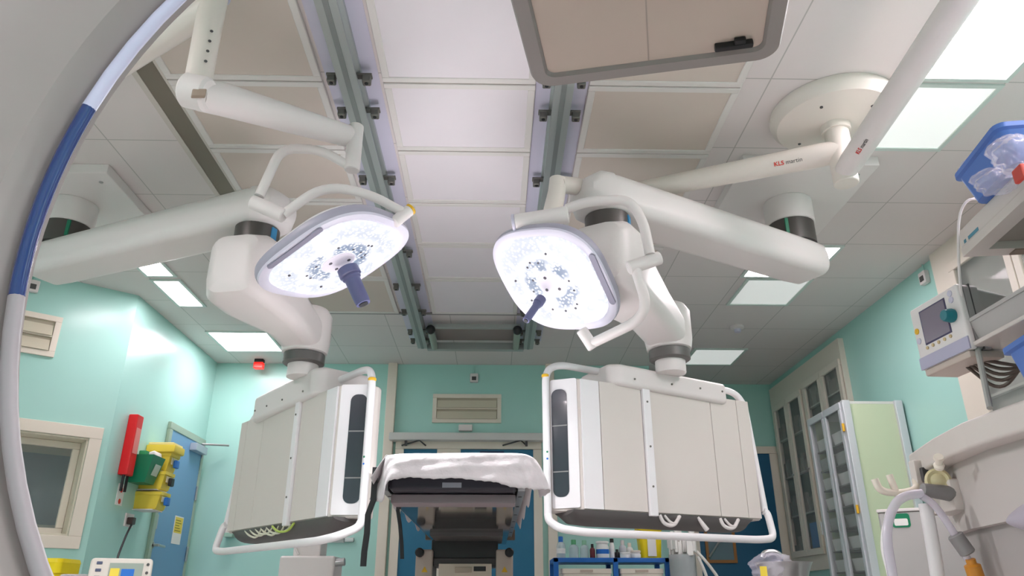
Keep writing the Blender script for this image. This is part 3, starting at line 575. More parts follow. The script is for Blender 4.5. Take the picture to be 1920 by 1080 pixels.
for us in ((780, 812, 787), (930, 962, 955)):
    a = PY(us[0], 1030, YC - .05); b = PY(us[1], 1030, YC - .05)
    sd = MB().prism([(a.x + .0, YC - .05, a.z), (b.x, YC - .05, a.z), (b.x, YC - .05, .3), (a.x, YC - .05, .3)], (0, .36, 0), .012, 3).build('side_cover', mat('cover_beige', '#b7aa9f', .5), g)
    k = PY(us[2], 1036, YC - .06); MB().cyl(k + EY * .02, k - EY * .025, .026, 20, .005).build('knob', BLACK, sd)
    t = PY((us[0] + us[1]) / 2, 1068, YC - .053); MB().prism([t + V((-.018, 0, -.014)), t + V((.018, 0, -.014)), t + V((0, 0, .018))], (0, .002, 0)).build('warning_triangle', BRASS, sd)
MB().span((xc - .16, YC, .2), (xc + .16, YC + .3, .66), .02).build('column', DGREY, g)
MB().span((xc - .28, YC - .5, .03), (xc + .28, YC + .75, .2), .04, 3).build('base', mat('table_base', '#b9b3ac', .4), g)
for sx in (-.22, .22):
    for yy in (-.42, .66): MB().cyl((xc + sx - .02, YC + yy, .04), (xc + sx + .02, YC + yy, .04), .04, 16).build('castor', BLACK, g)
# straps
for pts, lab in (([(700, 938), (690, 965), (688, 1000), (683, 1035), (681, 1062)], 'long black strap dangling from the left end of the table'), ([(746, 958), (750, 985), (753, 1020), (754, 1048)], 'short black strap hanging beside the left table rail')):
    y = 2.86 if len(pts) == 5 else 3.3; w = .011 if len(pts) == 5 else .008; P_ = [PY(u, v, y) for u, v in pts]
    P_ = [P_[0] + UPZ * .12] + P_
    m = MB(); m.loft([rring(p, EX, EY, w * 2, .008, .002, 3) for p in P_]); tag(m.build('strap', BLACK, origin=P_[0]), lab, 'strap', 'black table straps')
# drape
top = [(722, 866, 3.0), (721, 858, 2.80), (738, 852, 2.77), (775, 850, 2.765), (820, 850, 2.765), (880, 849, 2.765), (930, 849.5, 2.765), (972, 850, 2.765), (992, 854, 2.77), (1006, 864, 2.80), (1003, 872, 3.0)]
bot = [(694, 938, 3.02), (717, 940, 2.80), (728, 905, 2.735), (765, 897, 2.735), (820, 898, 2.735), (880, 899, 2.735), (930, 907, 2.735), (975, 916, 2.735), (1003, 918, 2.74), (1032, 921, 2.85), (1012, 935, 3.02)]
def cat(ps, t):
    n = len(ps) - 1; i = min(int(t * n), n - 1); f = t * n - i
    p = [V(ps[max(0, min(n, i + k))]) for k in (-1, 0, 1, 2)]
    return .5 * ((2 * p[1]) + (p[2] - p[0]) * f + (2 * p[0] - 5 * p[1] + 4 * p[2] - p[3]) * f * f + (3 * p[1] - p[0] - 3 * p[2] + p[3]) * f ** 3)
T3 = [PY(*a) for a in top]; B3 = [PY(*a) for a in bot]; NC = 90; NR = 14; rows = []
def wr(i, j): return .004 * math.sin(i * .37 + j * .3) + .002 * math.sin(i * .91 - j * .55) + .003 * math.sin(i * .17 + j * 1.1)
for j in range(NR + 1):
    f = j / NR; r = []
    for i in range(NC + 1):
        a = cat(T3, i / NC); b = cat(B3, i / NC); p = a.lerp(b, f); p.z += .01 * math.sin(math.pi * f) ; p.y += wr(i, j) * min(1, f * 2) - .018 * math.sin(f * math.pi * .5)
        if j == NR: p.z += .002 * math.sin(i * .5) + .0015 * math.sin(i * 2.1)
        r.append(p)
    rows.append(r)
m = MB(); m.grid(rows)
# top sheet and hanging sides farther back
ct = []
for j in range(26):
    y = 2.765 + j * (4.7 - 2.765) / 25; r = []
    for i in range(25):
        t = (i - 12) / 12; x = -.15 + t * .3
        if abs(t) > .84:
            s = (abs(t) - .84) / .16; x = -.15 + math.copysign(.252 + .05 * s, t); z = TZ + .01 - s * (.1 + .02 * math.sin(j * .9 + t))
        else: z = TZ + .006 + .003 * math.sin(i + j * .7)
        r.append((x, y + .02, z))
    ct.append(r)
m.grid(ct)
o = m.build('table_drape', CLOTH, origin=(-.15, 3.0, TZ)); tag(o, 'crumpled pale drape sheet covering the operating table', 'drape')
md = o.modifiers.new('thickness', 'SOLIDIFY'); md.thickness = .003
# ------------------------------------------------------------------ imaging ring (foreground left)
RC = V((RING['x'], RING['y'], RING['z'])); RR = RING['r']; ra = RING['a']; rb = V((math.cos(RING['yaw']), math.sin(RING['yaw']), 0)); rc_ = V((-rb.y, rb.x, 0))
g = thing('imaging_ring', 'large white imaging ring with blue bore trim curving up the left foreground', 'imaging ring', (RC.x, RC.y, 0))
def rp(a, r, dpt): return RC + rb * (r * math.cos(a)) + UPZ * (r * math.sin(a) * ra) + rc_ * dpt
prof = [(.012, .02), (.03, -.012), (.08, -.03), (.15, -.036), (.203, -.036), (.207, -.031), (.211, -.036), (.28, -.03), (.34, -.0), (.37, .05), (.38, .14), (.38, .24), (.36, .27), (.33, .27), (.3, .245), (.01, .035)]
NA = 120; rings = [[rp(2 * math.pi * k / NA, RR + r, dd) for r, dd in prof] for k in range(NA + 1)]
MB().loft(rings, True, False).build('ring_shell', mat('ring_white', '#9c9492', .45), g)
def trim(a0, a1, m, nm, r=.007):
    n = 40; pts = [rp(math.radians(a0 + (a1 - a0) * i / n), RR + .004, .013) for i in range(n + 1)]; MB().tube(pts, r, 12).build(nm, m, g)
def ang(u, v):
    p = PP(u, v, RC, rc_) - RC; return math.degrees(math.atan2(p.z / ra, p.dot(rb)))
aT = ang(150, 187); aB = ang(22, 545)
if aB < 0: aB += 360
trim(aT, aB, NAVY2, 'blue_bore_trim'); trim(-20, aT, mat('pale_trim', '#cfd0ea', .25), 'pale_bore_trim'); trim(aB, 340, mat('grey_trim', '#9f999d', .4), 'grey_bore_trim')
MB().span((RC.x - .32, RC.y + .0, .05), (RC.x + .32, RC.y + .36, RC.z - RR * ra - .08), .05, 3).build('base', mat('ring_white', '', 0), g)
for sx in (-.26, .26):
    for sy in (.04, .32): MB().cyl((RC.x + sx - .02, RC.y + sy, .06), (RC.x + sx + .02, RC.y + sy, .06), .06, 18).build('castor', DGREY, g)
# ------------------------------------------------------------------ overhead framed panel
zP = 2.0; c0 = PZ(1008, 160, zP); c1 = PZ(1452, 104, zP); ex = (c1 - c0).normalized(); ey = V((-ex.y, ex.x, 0)); Wp = (c1 - c0).length + .02; Hp = .75
cP = c0 + ex * (Wp / 2 - .01) - ey * (Hp / 2)
g = thing('overhead_panel', 'grey framed beige panel hanging face down at the top centre of the view', 'suspended panel', (cP.x, cP.y, CZ))
fo = rring(cP, ex, ey, Wp, Hp, .06, 8); fi = rring(cP + ey * .0, ex, ey, Wp - .085, Hp - .085, .03, 8)
m = MB(); m.loft([fo, [p + UPZ * .035 for p in fo], [p + UPZ * .04 for p in rring(cP, ex, ey, Wp - .02, Hp - .02, .05, 8)]]); m.build('back_shell', GREY, g)
m = MB(); rr_ = [[p - UPZ * .003 for p in fo], [p - UPZ * .014 for p in rring(cP, ex, ey, Wp - .012, Hp - .012, .055, 8)], [p - UPZ * .014 for p in fi], [p - UPZ * .0 for p in rring(cP, ex, ey, Wp - .1, Hp - .1, .025, 8)]]
m.loft(rr_, True, False); m.build('bezel', mat('bezel_grey', '#8f8986', .45), g)
m = MB(); m.loft([[p - UPZ * .0005 for p in rring(cP, ex, ey, Wp - .095, Hp - .095, .025, 8)], [p - UPZ * .003 for p in rring(cP, ex, ey, Wp - .1, Hp - .1, .022, 8)]]); ins = m.build('insert', mat('beige_insert', '#c0b2a6', .6, noise=.05), g)
MB().box(cP + ex * -.01 - UPZ * .0035, (.004, Hp - .1, .001), (ex, ey, UPZ)).build('seam', mat('seam_beige', '#a59a90', .6), ins)
lt_ = MB(); lc = cP + ex * (Wp / 2 - .125) + ey * (Hp / 2 - .078) - UPZ * .012
lt_.box(lc, (.1, .018, .02), (ex, ey, UPZ), .004); lt_.box(lc + ex * .015 - ey * .014, (.03, .02, .014), (ex, ey, UPZ), .003); lt_.build('latch', BLACK, g)
MB().cyl(cP - ey * .15 + UPZ * .035, V((cP.x - ey.x * .15, cP.y - ey.y * .15, CZ - .03)), .05).build('suspension_tube', WHITE, g)
MB().lathe([(.15, -.03), (.15, 0)], V((cP.x - ey.x * .15, cP.y - ey.y * .15, CZ)), UPZ, 32).build('ceiling_flange', WHITE, g)
# ------------------------------------------------------------------ left wall fittings
def lw(u, v, d=0): return PX(u, v, XL + d)
p = lw(232, 890, .05); q = lw(246, 772, .05); y = p.y + .05
g = thing('apron_dispenser', 'tall red wall dispenser with pink label and two black prongs', 'dispenser', (XL, y, p.z))
MB().span((XL, y - .055, p.z), (XL + .075, y + .055, q.z), .01).build('body', RED, g)
MB().span((XL + .075, y - .04, p.z + (q.z - p.z) * .36), (XL + .077, y + .04, p.z + (q.z - p.z) * .78)).build('label', mat('pink_label', '#e58a86', .5), g)
for dy in (-.04, .025): MB().tube([(XL + .045, y + dy, p.z + .01), (XL + .045, y + dy, p.z - .12)], .011, 8).build('prong', BLACK, g)
p = lw(225, 930, .0); g = thing('wall_card', 'small white card with red marks under the red dispenser', 'card', p)
MB().span((XL, p.y - .06, p.z - .07), (XL + .003, p.y + .05, p.z + .09)).build('card', PAPER, g)
for k in (.045, -.04): MB().cyl((XL + .003, p.y, p.z + k), (XL + .0045, p.y, p.z + k), .02, 14).build('red_mark', RED, g)
p = lw(238, 975); g = thing('wall_socket', 'white wall socket with a dark plug beside the blue door', 'socket', p)
MB().span((XL, p.y - .05, p.z - .05), (XL + .012, p.y + .09, p.z + .05), .003).build('faceplate', WHITE, g); MB().span((XL + .012, p.y - .03, p.z - .035), (XL + .06, p.y + .03, p.z + .02), .008).build('plug', mat('dark_brown_plug', '#3d2c2a', .4), g)
tag(MB().tube([(XL + .045, p.y, p.z - .03), lw(238, 1000, .06), lw(228, 1025, .08), lw(220, 1046, .1), lw(214, 1080, .14), lw(210, 1140, .2), V((XL + .22, p.y - .1, .3)), V((XL + .25, p.y - .1, .012)), V((XL + .5, p.y - .3, .012))], .008, 8, .06).build('power_cable', BLACK, origin=p), 'black power cable hanging from the wall socket', 'cable')
# green bin
p = lw(262, 905, .08); q = lw(268, 858, .08); y = p.y + .05
g = thing('storage_bin', 'green open wall bin with a white packet, next to the red dispenser', 'bin', (XL, y, p.z))
m = MB(); w0, w1 = .085, .115; z0, z1 = p.z, q.z + .02
o0 = [(XL, y - w0, z0), (XL + .13, y - w0, z0), (XL + .13, y + w0, z0), (XL, y + w0, z0)]; o1 = [(XL, y - w1, z1), (XL + .18, y - w1, z1), (XL + .18, y + w1, z1), (XL, y + w1, z1)]
i1 = [(XL + .012, y - w1 + .012, z1), (XL + .168, y - w1 + .012, z1), (XL + .168, y + w1 - .012, z1), (XL + .012, y + w1 - .012, z1)]; i0 = [(XL + .012, y - w0 + .012, z0 + .02), (XL + .12, y - w0 + .012, z0 + .02), (XL + .12, y + w0 - .012, z0 + .02), (XL + .012, y + w0 - .012, z0 + .02)]
m.loft([o0, o1, i1, i0]); m.build('tub', GREEN, g)
MB().box((XL + .16, y + .02, (z0 + z1) / 2), (.004, .1, .09), (V((.96, 0, -.28)), EY, V((.28, 0, .96)))).build('label', mat('bin_label', '#c6d6cc', .5), g)
MB().box((XL + .163, y + .035, (z0 + z1) / 2 + .012), (.004, .05, .04), (V((.96, 0, -.28)), EY, V((.28, 0, .96)))).build('label_mark', DGREY, g)
tag(MB().box((XL + .1, y + .045, z1 + .01), (.1, .14, .05), (V((.9, 0, .3)).normalized(), EY, V((-.3, 0, .9)).normalized()), .012, 3).build('packet', PAPER, origin=(XL + .1, y, z1)), 'white packet lying in the green wall bin', 'packet')
tag(MB().box((XL + .08, y - .07, z1 + .015), (.06, .06, .04), None, .008).build('packet', mat('green_packet', '#2f9d62', .5), origin=(XL + .08, y - .07, z1)), 'small green and white packet in the green wall bin', 'packet')
# yellow sharps containers on a wall rack
yb0 = 6.42
specs = [(852, 886, .0, DBLUE, 'upper yellow sharps container with blue flap, under the yellow lid box'), (888, 921, -.04, BLACK, 'middle yellow sharps container with black flap'), (926, 958, -.06, DBLUE, 'lowest yellow sharps container with bright blue flap')]
for va, vb, dy, mm, lab in specs:
    zt_ = PY(300, va, yb0).z; z_b = PY(300, vb, yb0).z; y = yb0 + dy
    g = thing('sharps_container', lab, 'sharps container', (XL, y, z_b), 'yellow sharps containers on the wall')
    MB().loft([[(XL, y - a, z), (XL + .2 * k, y - a, z), (XL + .2 * k, y + a, z), (XL, y + a, z)] for z, a, k in ((z_b, .075, .85), (z_b + .01, .08, .9), (zt_ - .03, .09, 1), (zt_ - .025, .095, 1.04), (zt_, .095, 1.04))]).build('tub', YELLOW, g)
    MB().span((XL + .2, y - .055, z_b + .06), (XL + .204, y + .06, zt_ - .035)).build('label', mat('cream_label', '#efe6c0', .5), g)
    MB().span((XL + .204, y - .02, z_b + .035), (XL + .235, y + .045, z_b + .1), .008).build('flap', mm, g)
    MB().span((XL, y - .1, z_b - .008), (XL + .16, y + .1, z_b)).build('wall_bracket', WHITE, g)
zt_ = PY(305, 838, yb0).z; g = thing('sharps_lid_box', 'flat yellow box on top of the upper sharps container', 'box', (XL, yb0, zt_ - .06))
MB().span((XL, yb0 - .12, PY(300, 852, yb0).z), (XL + .24, yb0 + .1, zt_), .012).build('tub', YELLOW, g); MB().span((XL + .01, yb0 - .11, zt_ - .002), (XL + .22, yb0 + .09, zt_ + .02), .006).build('lid', mat('pale_yellow', '#f1e39a', .5), g)
# wall holder on the back-left wall, glove shelf
p = PY(436, 1000, YB); g = thing('wall_holder', 'small white holder on the back wall left of the pendant', 'holder', p)
MB().span((p.x - .06, YB - .08, p.z), (p.x + .09, YB, p.z + .05), .006).build('shelf', WHITE, g); MB().span((p.x - .055, YB - .09, p.z - .04), (p.x + .03, YB, p.z), .006).build('tray', mat('mint_tray', '#9fc5b4', .5), g)
# ------------------------------------------------------------------ infusion monitor, bottom left
Yi = 3.4; c = PY(200, 1062, Yi); g = thing('bedside_monitor', 'beige bedside monitor with small blue and yellow screen at bottom left', 'monitor', (c.x, Yi, 0))
ang_ = math.radians(-38); bx_ = V((math.cos(ang_ + .9), math.sin(ang_ + .9), 0)); by = V((-bx_.y, bx_.x, 0)); bx_ = V((.92, .38, 0)).normalized(); by = V((-bx_.y, bx_.x, 0)); tl = (UPZ * .96 + by * .28).normalized(); nf = bx_.cross(tl)
cc_ = PY(222, 1090, Yi)
MB().box(cc_ - nf * .1, (.24, .2, .2), (bx_, -nf, tl), .015, 3).build('housing', mat('monitor_beige', '#d9d2c8', .45), g)
s = MB().box(cc_ + bx_ * .02 + tl * .01 + nf * .001, (.13, .004, .13), (bx_, -nf, tl)).build('screen', mat('lcd_grey', '#9aa79c', .25), g)
MB().box(cc_ + bx_ * .028 + tl * .03 + nf * .0032, (.05, .002, .04), (bx_, -nf, tl)).build('blue_block', DBLUE, s); MB().box(cc_ - bx_ * .022 + tl * .03 + nf * .0032, (.035, .002, .045), (bx_, -nf, tl)).build('yellow_block', YELLOW, s)
k = MB()
for i in range(5): k.box(cc_ - bx_ * .085 + tl * (.075 - i * .03) + nf * .001, (.022, .006, .012), (bx_, -nf, tl), .002)
k.build('buttons', mat('slate_button', '#4d5670', .5), g)
k = MB()
for i in range(3): k.cyl(cc_ + bx_ * .102 + tl * (.07 - i * .035), cc_ + bx_ * .102 + tl * (.07 - i * .035) + nf * .006, .006, 10)
k.build('round_buttons', DGREY, g)
MB().box(cc_ - bx_ * .17 - nf * .12 - tl * .01, (.12, .2, .1), (bx_, -nf, tl), .02, 3).build('side_module', mat('module_grey', '#a6a2a4', .5), g)
MB().cyl((c.x, Yi + .1, .06), (c.x, Yi + .1, cc_.z - .08), .022).build('stand_pole', STEEL, g)
for a in range(5):
    v_ = V((math.cos(a * 1.2566), math.sin(a * 1.2566), 0)) * .26; l_ = MB().tube([V((c.x, Yi + .1, .09)), V((c.x, Yi + .1, .06)) + v_], .016, 8).build('stand_leg', STEEL, g); MB().ball(V((c.x, Yi + .1, .03)) + v_, .03).build('castor', BLACK, l_)
# yellow bin far left
c = PX(84, 1056, -2.9); c = PY(84, 1056, 4.2); g = thing('waste_bin', 'yellow waste bin below the observation window', 'bin', (c.x, 4.2, 0))
MB().loft([rring(V((c.x, 4.2, z)), EX, EY, w, w * .8, .03) for z, w in ((0, .2), (c.z - .05, .26), (c.z - .05, .28), (c.z, .28))]).build('tub', YEL2, g); MB().loft([rring(V((c.x, 4.2, z)), EX, EY, w, w * .8, .03) for z, w in ((c.z, .285), (c.z + .02, .27))]).build('lid', YEL2, g)
# white equipment under the left pendant, by the back wall
Ye = 6.2; c = PY(585, 1045, Ye); g = thing('infusion_trolley', 'white medical trolley with clamp bar, behind and below the left pendant', 'trolley', (c.x, Ye, 0))
a = PY(520, 1080, Ye); b = PY(628, 1042, Ye); MB().span((a.x, Ye, a.z - .25), (b.x, Ye + .35, b.z), .02, 3).build('cabinet', WHITE, g)
a2 = PY(545, 1044, Ye); b2 = PY(600, 1012, Ye); MB().span((a2.x, Ye + .05, a2.z), (b2.x, Ye + .3, b2.z), .015, 3).build('upper_module', WHITE, g)
a2 = PY(528, 1015, Ye); b2 = PY(640, 1009, Ye); MB().span((a2.x, Ye + .1, a2.z), (b2.x, Ye + .16, b2.z + .01), .004).build('clamp_bar', STEEL, g)
k = PY(585, 1008, Ye); MB().cyl(k + V((0, .06, 0)), k + V((.03, .06, .07)), .025, 14).build('clamp', STEEL, g); k = PY(630, 1055, Ye); MB().cyl(k + V((-.03, .05, 0)), k + V((.06, .05, .01)), .03, 14).build('side_clamp', STEEL, g)
MB().tube([PY(560, 1040, Ye - .02), PY(548, 1015, Ye - .02), PY(570, 1008, Ye - .02)], .01, 8, .05).build('hose', WHITE, g)
a = PY(540, 1078, Ye); b = PY(615, 1078, Ye)
for x in (a.x, b.x): MB().span((x - .03, Ye + .05, .08), (x + .03, Ye + .3, PY(540, 1080, Ye).z - .2), .008).build('leg', WHITE, g); 
for x in (a.x, b.x): MB().cyl((x - .02, Ye + .17, .045), (x + .02, Ye + .17, .045), .045, 14).build('castor', BLACK, g)
p = PY(606, 1000, YB); g = thing('wall_outlet', 'white rail-mounted outlet box on the back wall behind the left pendant', 'outlet', p); MB().span((p.x - .1, YB - .05, p.z), (p.x + .09, YB, p.z + .1), .008).build('housing', WHITE, g)
MB().span((p.x - .28, YB - .03, p.z - .08), (p.x + .3, YB, p.z - .04), .004).build('rail', STEEL, g)
# ------------------------------------------------------------------ blue trolley with bottles
Yt = 6.3; tz = PY(1140, 1046, Yt).z; tx0 = PY(1042, 1046, Yt).x; tx1 = PY(1250, 1046, Yt).x
g = thing('blue_trolley', 'blue framed trolley with cream drawers against the back wall', 'trolley', ((tx0 + tx1) / 2, Yt, 0))
for x in (tx0, (tx0 + tx1) / 2 + .03, tx1):
    for y in (Yt, Yt + .4): MB().span((x - .02, y - .02, .1), (x + .02, y + .02, tz), .004).build('upright', BLUE_R, g)
MB().span((tx0 - .02, Yt - .02, tz - .035), (tx1 + .02, Yt + .42, tz), .004).build('top_shelf', BLUE_R, g)
fr = MB(); fr.span((tx0 - .02, Yt - .01, .2), (tx1 + .02, Yt + .41, .23), .004); fr.build('bottom_shelf', BLUE_R, g)
for x in (tx0, tx1):
    for y in (Yt, Yt + .4): MB().cyl((x - .015, y, .05), (x + .015, y, .05), .05, 14).build('castor', BLACK, g)
for a, b in ((tx0 + .04, (tx0 + tx1) / 2), ((tx0 + tx1) / 2 + .06, tx1 - .03)):
    for z in (tz - .27, tz - .5):
        dr = MB().loft([rring(V(((a + b) / 2, Yt + .17, zz)), EX, EY, (b - a) * k, .36 * k, .02) for zz, k in ((z, .92), (z + .15, .97), (z + .155, 1.0), (z + .19, 1.0))]).build('drawer', mat('cream_drawer', '#dfd8cb', .5), g)
        MB().span(((a + b) / 2 - .05, Yt - .018, z + .165), ((a + b) / 2 + .05, Yt - .01, z + .18)).build('pull', BEIGE, dr)
tag(MB().span((tx0 + .02, Yt + .1, tz - .12), (tx0 + .07, Yt + .14, tz - .06), .004).build('black_clip', BLACK, origin=(tx0, Yt, tz - .1)), 'black clip under the blue trolley top', 'clip') if False else None
def onT(u): return PY(u, 1040, Yt + .12).x
def bottle(u, v, r, m, capm, lab, name='bottle', cat='bottle', cap=.25, band=None, neck=.45, dy=0):
    y = Yt + .12 + dy; x = PY(u, 1040, y).x; zt_ = PY(u, v, y).z; H = zt_ - tz
    g = thing(name, lab, cat, (x, y, tz), 'things standing on the blue trolley')
    hb_ = H * (1 - cap)
    MB().lathe([(r * .9, .0005), (r, .01), (r, hb_ * .75), (r * .85, hb_ * .9), (r * neck, hb_), (r * neck, hb_ + .005)], (x, y, tz), UPZ, 20).build('body', m, g)
    MB().lathe([(r * neck * 1.15, hb_), (r * neck * 1.15, H - .004), (r * neck, H)], (x, y, tz), UPZ, 16).build('cap', capm, g)
    if band: MB().lathe([(r + .0012, hb_ * .3), (r + .0012, hb_ * .6)], (x, y, tz), UPZ, 20).build('label', band, g)
bottle(1052, 1006, .036, CLEAR, DBLUE, 'clear bottle with blue cap at the left end of the blue trolley', band=PAPER)
bottle(1076, 1012, .04, CLEAR, mat('green_cap', '#5fae7c', .5), 'clear bottle with green top second from left on the blue trolley', dy=.08)
bottle(1096, 1013, .036, CLEAR, mat('mint_cap', '#8fc6a5', .5), 'clear bottle with pale mint top beside the red-capped tube', dy=.05)
bottle(1111, 1020, .022, mat('maroon', '#6a1f28', .4), BLACK, 'small maroon bottle with black cap left of the white tub')
bottle(1130, 1015, .052, PAPER, PAPER, 'white tub with a blue band in the middle of the blue trolley', name='tub', cat='tub', cap=.12, band=DBLUE, neck=.9)
bottle(1148, 1010, .02, PAPER, BLACK, 'tall white tube with black cap right of the white tub', cap=.2, neck=.7)
bottle(1157, 1030, .022, BLACK, BLACK, 'short black bottle on the blue trolley')
bottle(1168, 1013, .03, mat('grey_bottle', '#c9ccd2', .4), WHITE, 'pale grey bottle left of the yellow tub', dy=.06)
bottle(1181, 1018, .03, PAPER, CREAM, 'white bottle with cream cap nearest the yellow tub', dy=.1)
bottle(1172, 1036, .04, PAPER, PAPER, 'low white pot in front on the blue trolley', name='pot', cat='pot', cap=.2, neck=.9, dy=-.06)
bottle(1192, 1032, .04, PAPER, CREAM, 'low white jar with cream lid right in front of the yellow tub', name='jar', cat='jar', cap=.3, neck=.9, dy=-.06)
y = Yt + .22; xa_ = PY(1196, 1030, y).x; xb_ = PY(1240, 1030, y).x; zt_ = PY(1215, 982, y).z
g = thing('sharps_tub', 'tall bright yellow sharps tub at the right end of the blue trolley', 'sharps container', ((xa_ + xb_) / 2, y, tz))
MB().loft([rring(V(((xa_ + xb_) / 2, y, z)), EX, EY, (xb_ - xa_) * k, .16 * k, .03) for z, k in ((tz, .85), (zt_ - .06, 1.0), (zt_ - .055, 1.08), (zt_ - .03, 1.08), (zt_, .8))]).build('tub', YEL2, g)
MB().span(((xa_ + xb_) / 2 - .03, y - .082, tz + .02), ((xa_ + xb_) / 2 + .04, y - .074, zt_ - .09)).build('label', PAPER, g)
# clear jar stuffed with white tissue, right of the trolley
Yj = 6.2; c = PY(1280, 1060, Yj); zt_ = PY(1280, 1040, Yj).z; g = thing('tissue_canister', 'clear canister stuffed with white tissue right of the blue trolley', 'canister', (c.x, Yj, 0))
MB().lathe([(.09, .5), (.1, .52), (.105, zt_), (.1, zt_), (.092, .53)], (c.x, Yj, 0), UPZ, 24).build('jar', mat('grey_clear', '#b9bfc2', .1, alpha=.5), g)
MB().cyl((c.x, Yj, .06), (c.x, Yj, .5), .03).build('stand', STEEL, g); MB().lathe([(.2, 0), (.2, .03), (.05, .06)], (c.x, Yj, 0), UPZ, 24).build('foot', DGREY, g)
m = MB()
for i in range(26):
    a = random.uniform(0, 6.28); r = random.uniform(.0, .12); t = random.uniform(.05, .13); m.box((c.x + r * math.cos(a), Yj + r * math.sin(a), zt_ + t - .02), (.05, .02, random.uniform(.1, .17)), (V((math.cos(a + 1), math.sin(a + 1), 0)), V((-math.sin(a + 1), math.cos(a + 1), 0)), UPZ), .008)
m.build('tissue', PAPER, g)['kind'] = 'stuff'
t_ = MB(); t_.tube([c + V((.1, -.08, .1)), c + V((.18, -.1, .0)), c + V((.26, -.1, -.12)), c + V((.3, -.1, -.35))], .012, 8, .08); t_.tube([c + V((.1, -.1, .06)), c + V((.14, -.12, -.05)), c + V((.2, -.12, -.3))], .012, 8, .08)
t_.build('hose', mat('pale_hose', '#d2d2cc', .4), g)
# steel pan with wrapped instruments, bottom right
Yp = 3.6; c = PY(1470, 1072, Yp); g = thing('instrument_stand', 'steel bowl wrapped in clear plastic on a stand at bottom right of centre', 'bowl stand', (c.x, Yp, 0))
MB().lathe([(.06, -.09), (.085, -.08), (.11, -.0), (.125, .035), (.13, .04), (.12, .036), (.1, .0), (.08, -.07)], c, UPZ, 36).build('bowl', STEEL, g)
MB().cyl((c.x, Yp, .05), (c.x, Yp, c.z - .085), .018).build('pole', STEEL, g); MB().lathe([(.2, 0), (.2, .03), (.03, .06)], (c.x, Yp, 0), UPZ, 28).build('foot', DGREY, g)
def crumple(c, r, sc, m, name, parent=None, amp=.25, origin=None):
    b = MB(); bmesh.ops.create_icosphere(b.bm, subdivisions=4, radius=1)
    for v in b.bm.verts:
        n_ = v.co.normalized(); k = 1 + amp * (math.sin(n_.x * 5 + n_.y * 3 + c.x * 9) * .5 + math.sin(n_.z * 9 - n_.x * 7) * .3 + math.sin(n_.y * 15 + n_.z * 11) * .22 + math.sin(n_.x * 23 + n_.z * 19) * .12)
        v.co = V((n_.x * sc[0], n_.y * sc[1], n_.z * sc[2])) * r * k + c
    return b.build(name, m, parent, origin)
BAG = mat('plastic_bag', '#dcd8e6', .08, alpha=.28, bump=.5, scale=30)
o = crumple(PY(1448, 1062, Yp - .06), .085, (1.0, .8, .65), BAG, 'wrap', g, .3)
MB().tube([PY(1430, 1045, Yp), PY(1432, 1036, Yp), PY(1455, 1034, Yp), PY(1468, 1046, Yp)], .012, 10, .04).build('bowl_handle', STEEL, g)
MB().box(PY(1432, 1072, Yp - .13), (.03, .004, .045), None, .001).build('yellow_tag', YELLOW, g)
# ------------------------------------------------------------------ right wall: built-in cabinets
def rw(u, v, d=0): return PX(u, v, XR - d)
def glass_doors(g, y0, y1, z0, z1, shelves, d=.05):
    """pair of framed glass doors on the right wall, y0 far ... y1 near"""
    ym = (y0 + y1) / 2
    for a, b in ((y0, ym - .004), (ym + .004, y1)):
        lo, hi = min(a, b), max(a, b); k = .06; m = MB()
        m.span((XR - d - .025, lo, z1 - k), (XR - d, hi, z1), .003, 1); m.span((XR - d - .025, lo, z0), (XR - d, hi, z0 + k), .003, 1); m.span((XR - d - .025, lo, z0 + k), (XR - d, lo + k, z1 - k), .003, 1); m.span((XR - d - .025, hi - k, z0 + k), (XR - d, hi, z1 - k), .003, 1)
        dr = m.build('door', mat('cupboard_cream', '#ddd6c9', .45), g)
        MB().span((XR - d - .014, lo + k, z0 + k), (XR - d - .01, hi - k, z1 - k)).build('pane', GLASS, dr)
        MB().cyl((XR - d - .025, (hi - .03) if a == y0 and False else lo + .03, (z0 + z1) / 2), (XR - d - .045, lo + .03, (z0 + z1) / 2), .01, 10).build('knob', STEEL, dr)
g = thing('wall_cupboard', 'cream built-in wall cupboard with tall glass doors at the back of the right wall', 'cupboard', (XR, 7.2, .9))
p = rw(1580, 634); q = rw(1452, 748); zc0 = rw(1552, 1068).z; y0, y1 = p.y, min(q.y, 8.2); zc1 = p.z
pf = rw(1463, 770); pd = rw(1528, 720); pe = rw(1522, 690); ph = rw(1585, 655)
yA0, yA1 = rw(1512, 735).y, rw(1452, 790).y; zA1 = rw(1512, 725).z - .02; zA0 = rw(1548, 1040).z
yB0, yB1 = rw(1588, 690).y, rw(1517, 730).y; zB1 = rw(1585, 672).z; zB0 = zA0 + .55
yA1 = min(yA1, 8.1)
sh = MB(); D = .05
def hole(y_lo, y_hi, z_lo, z_hi): return (y_lo, y_hi, z_lo, z_hi)
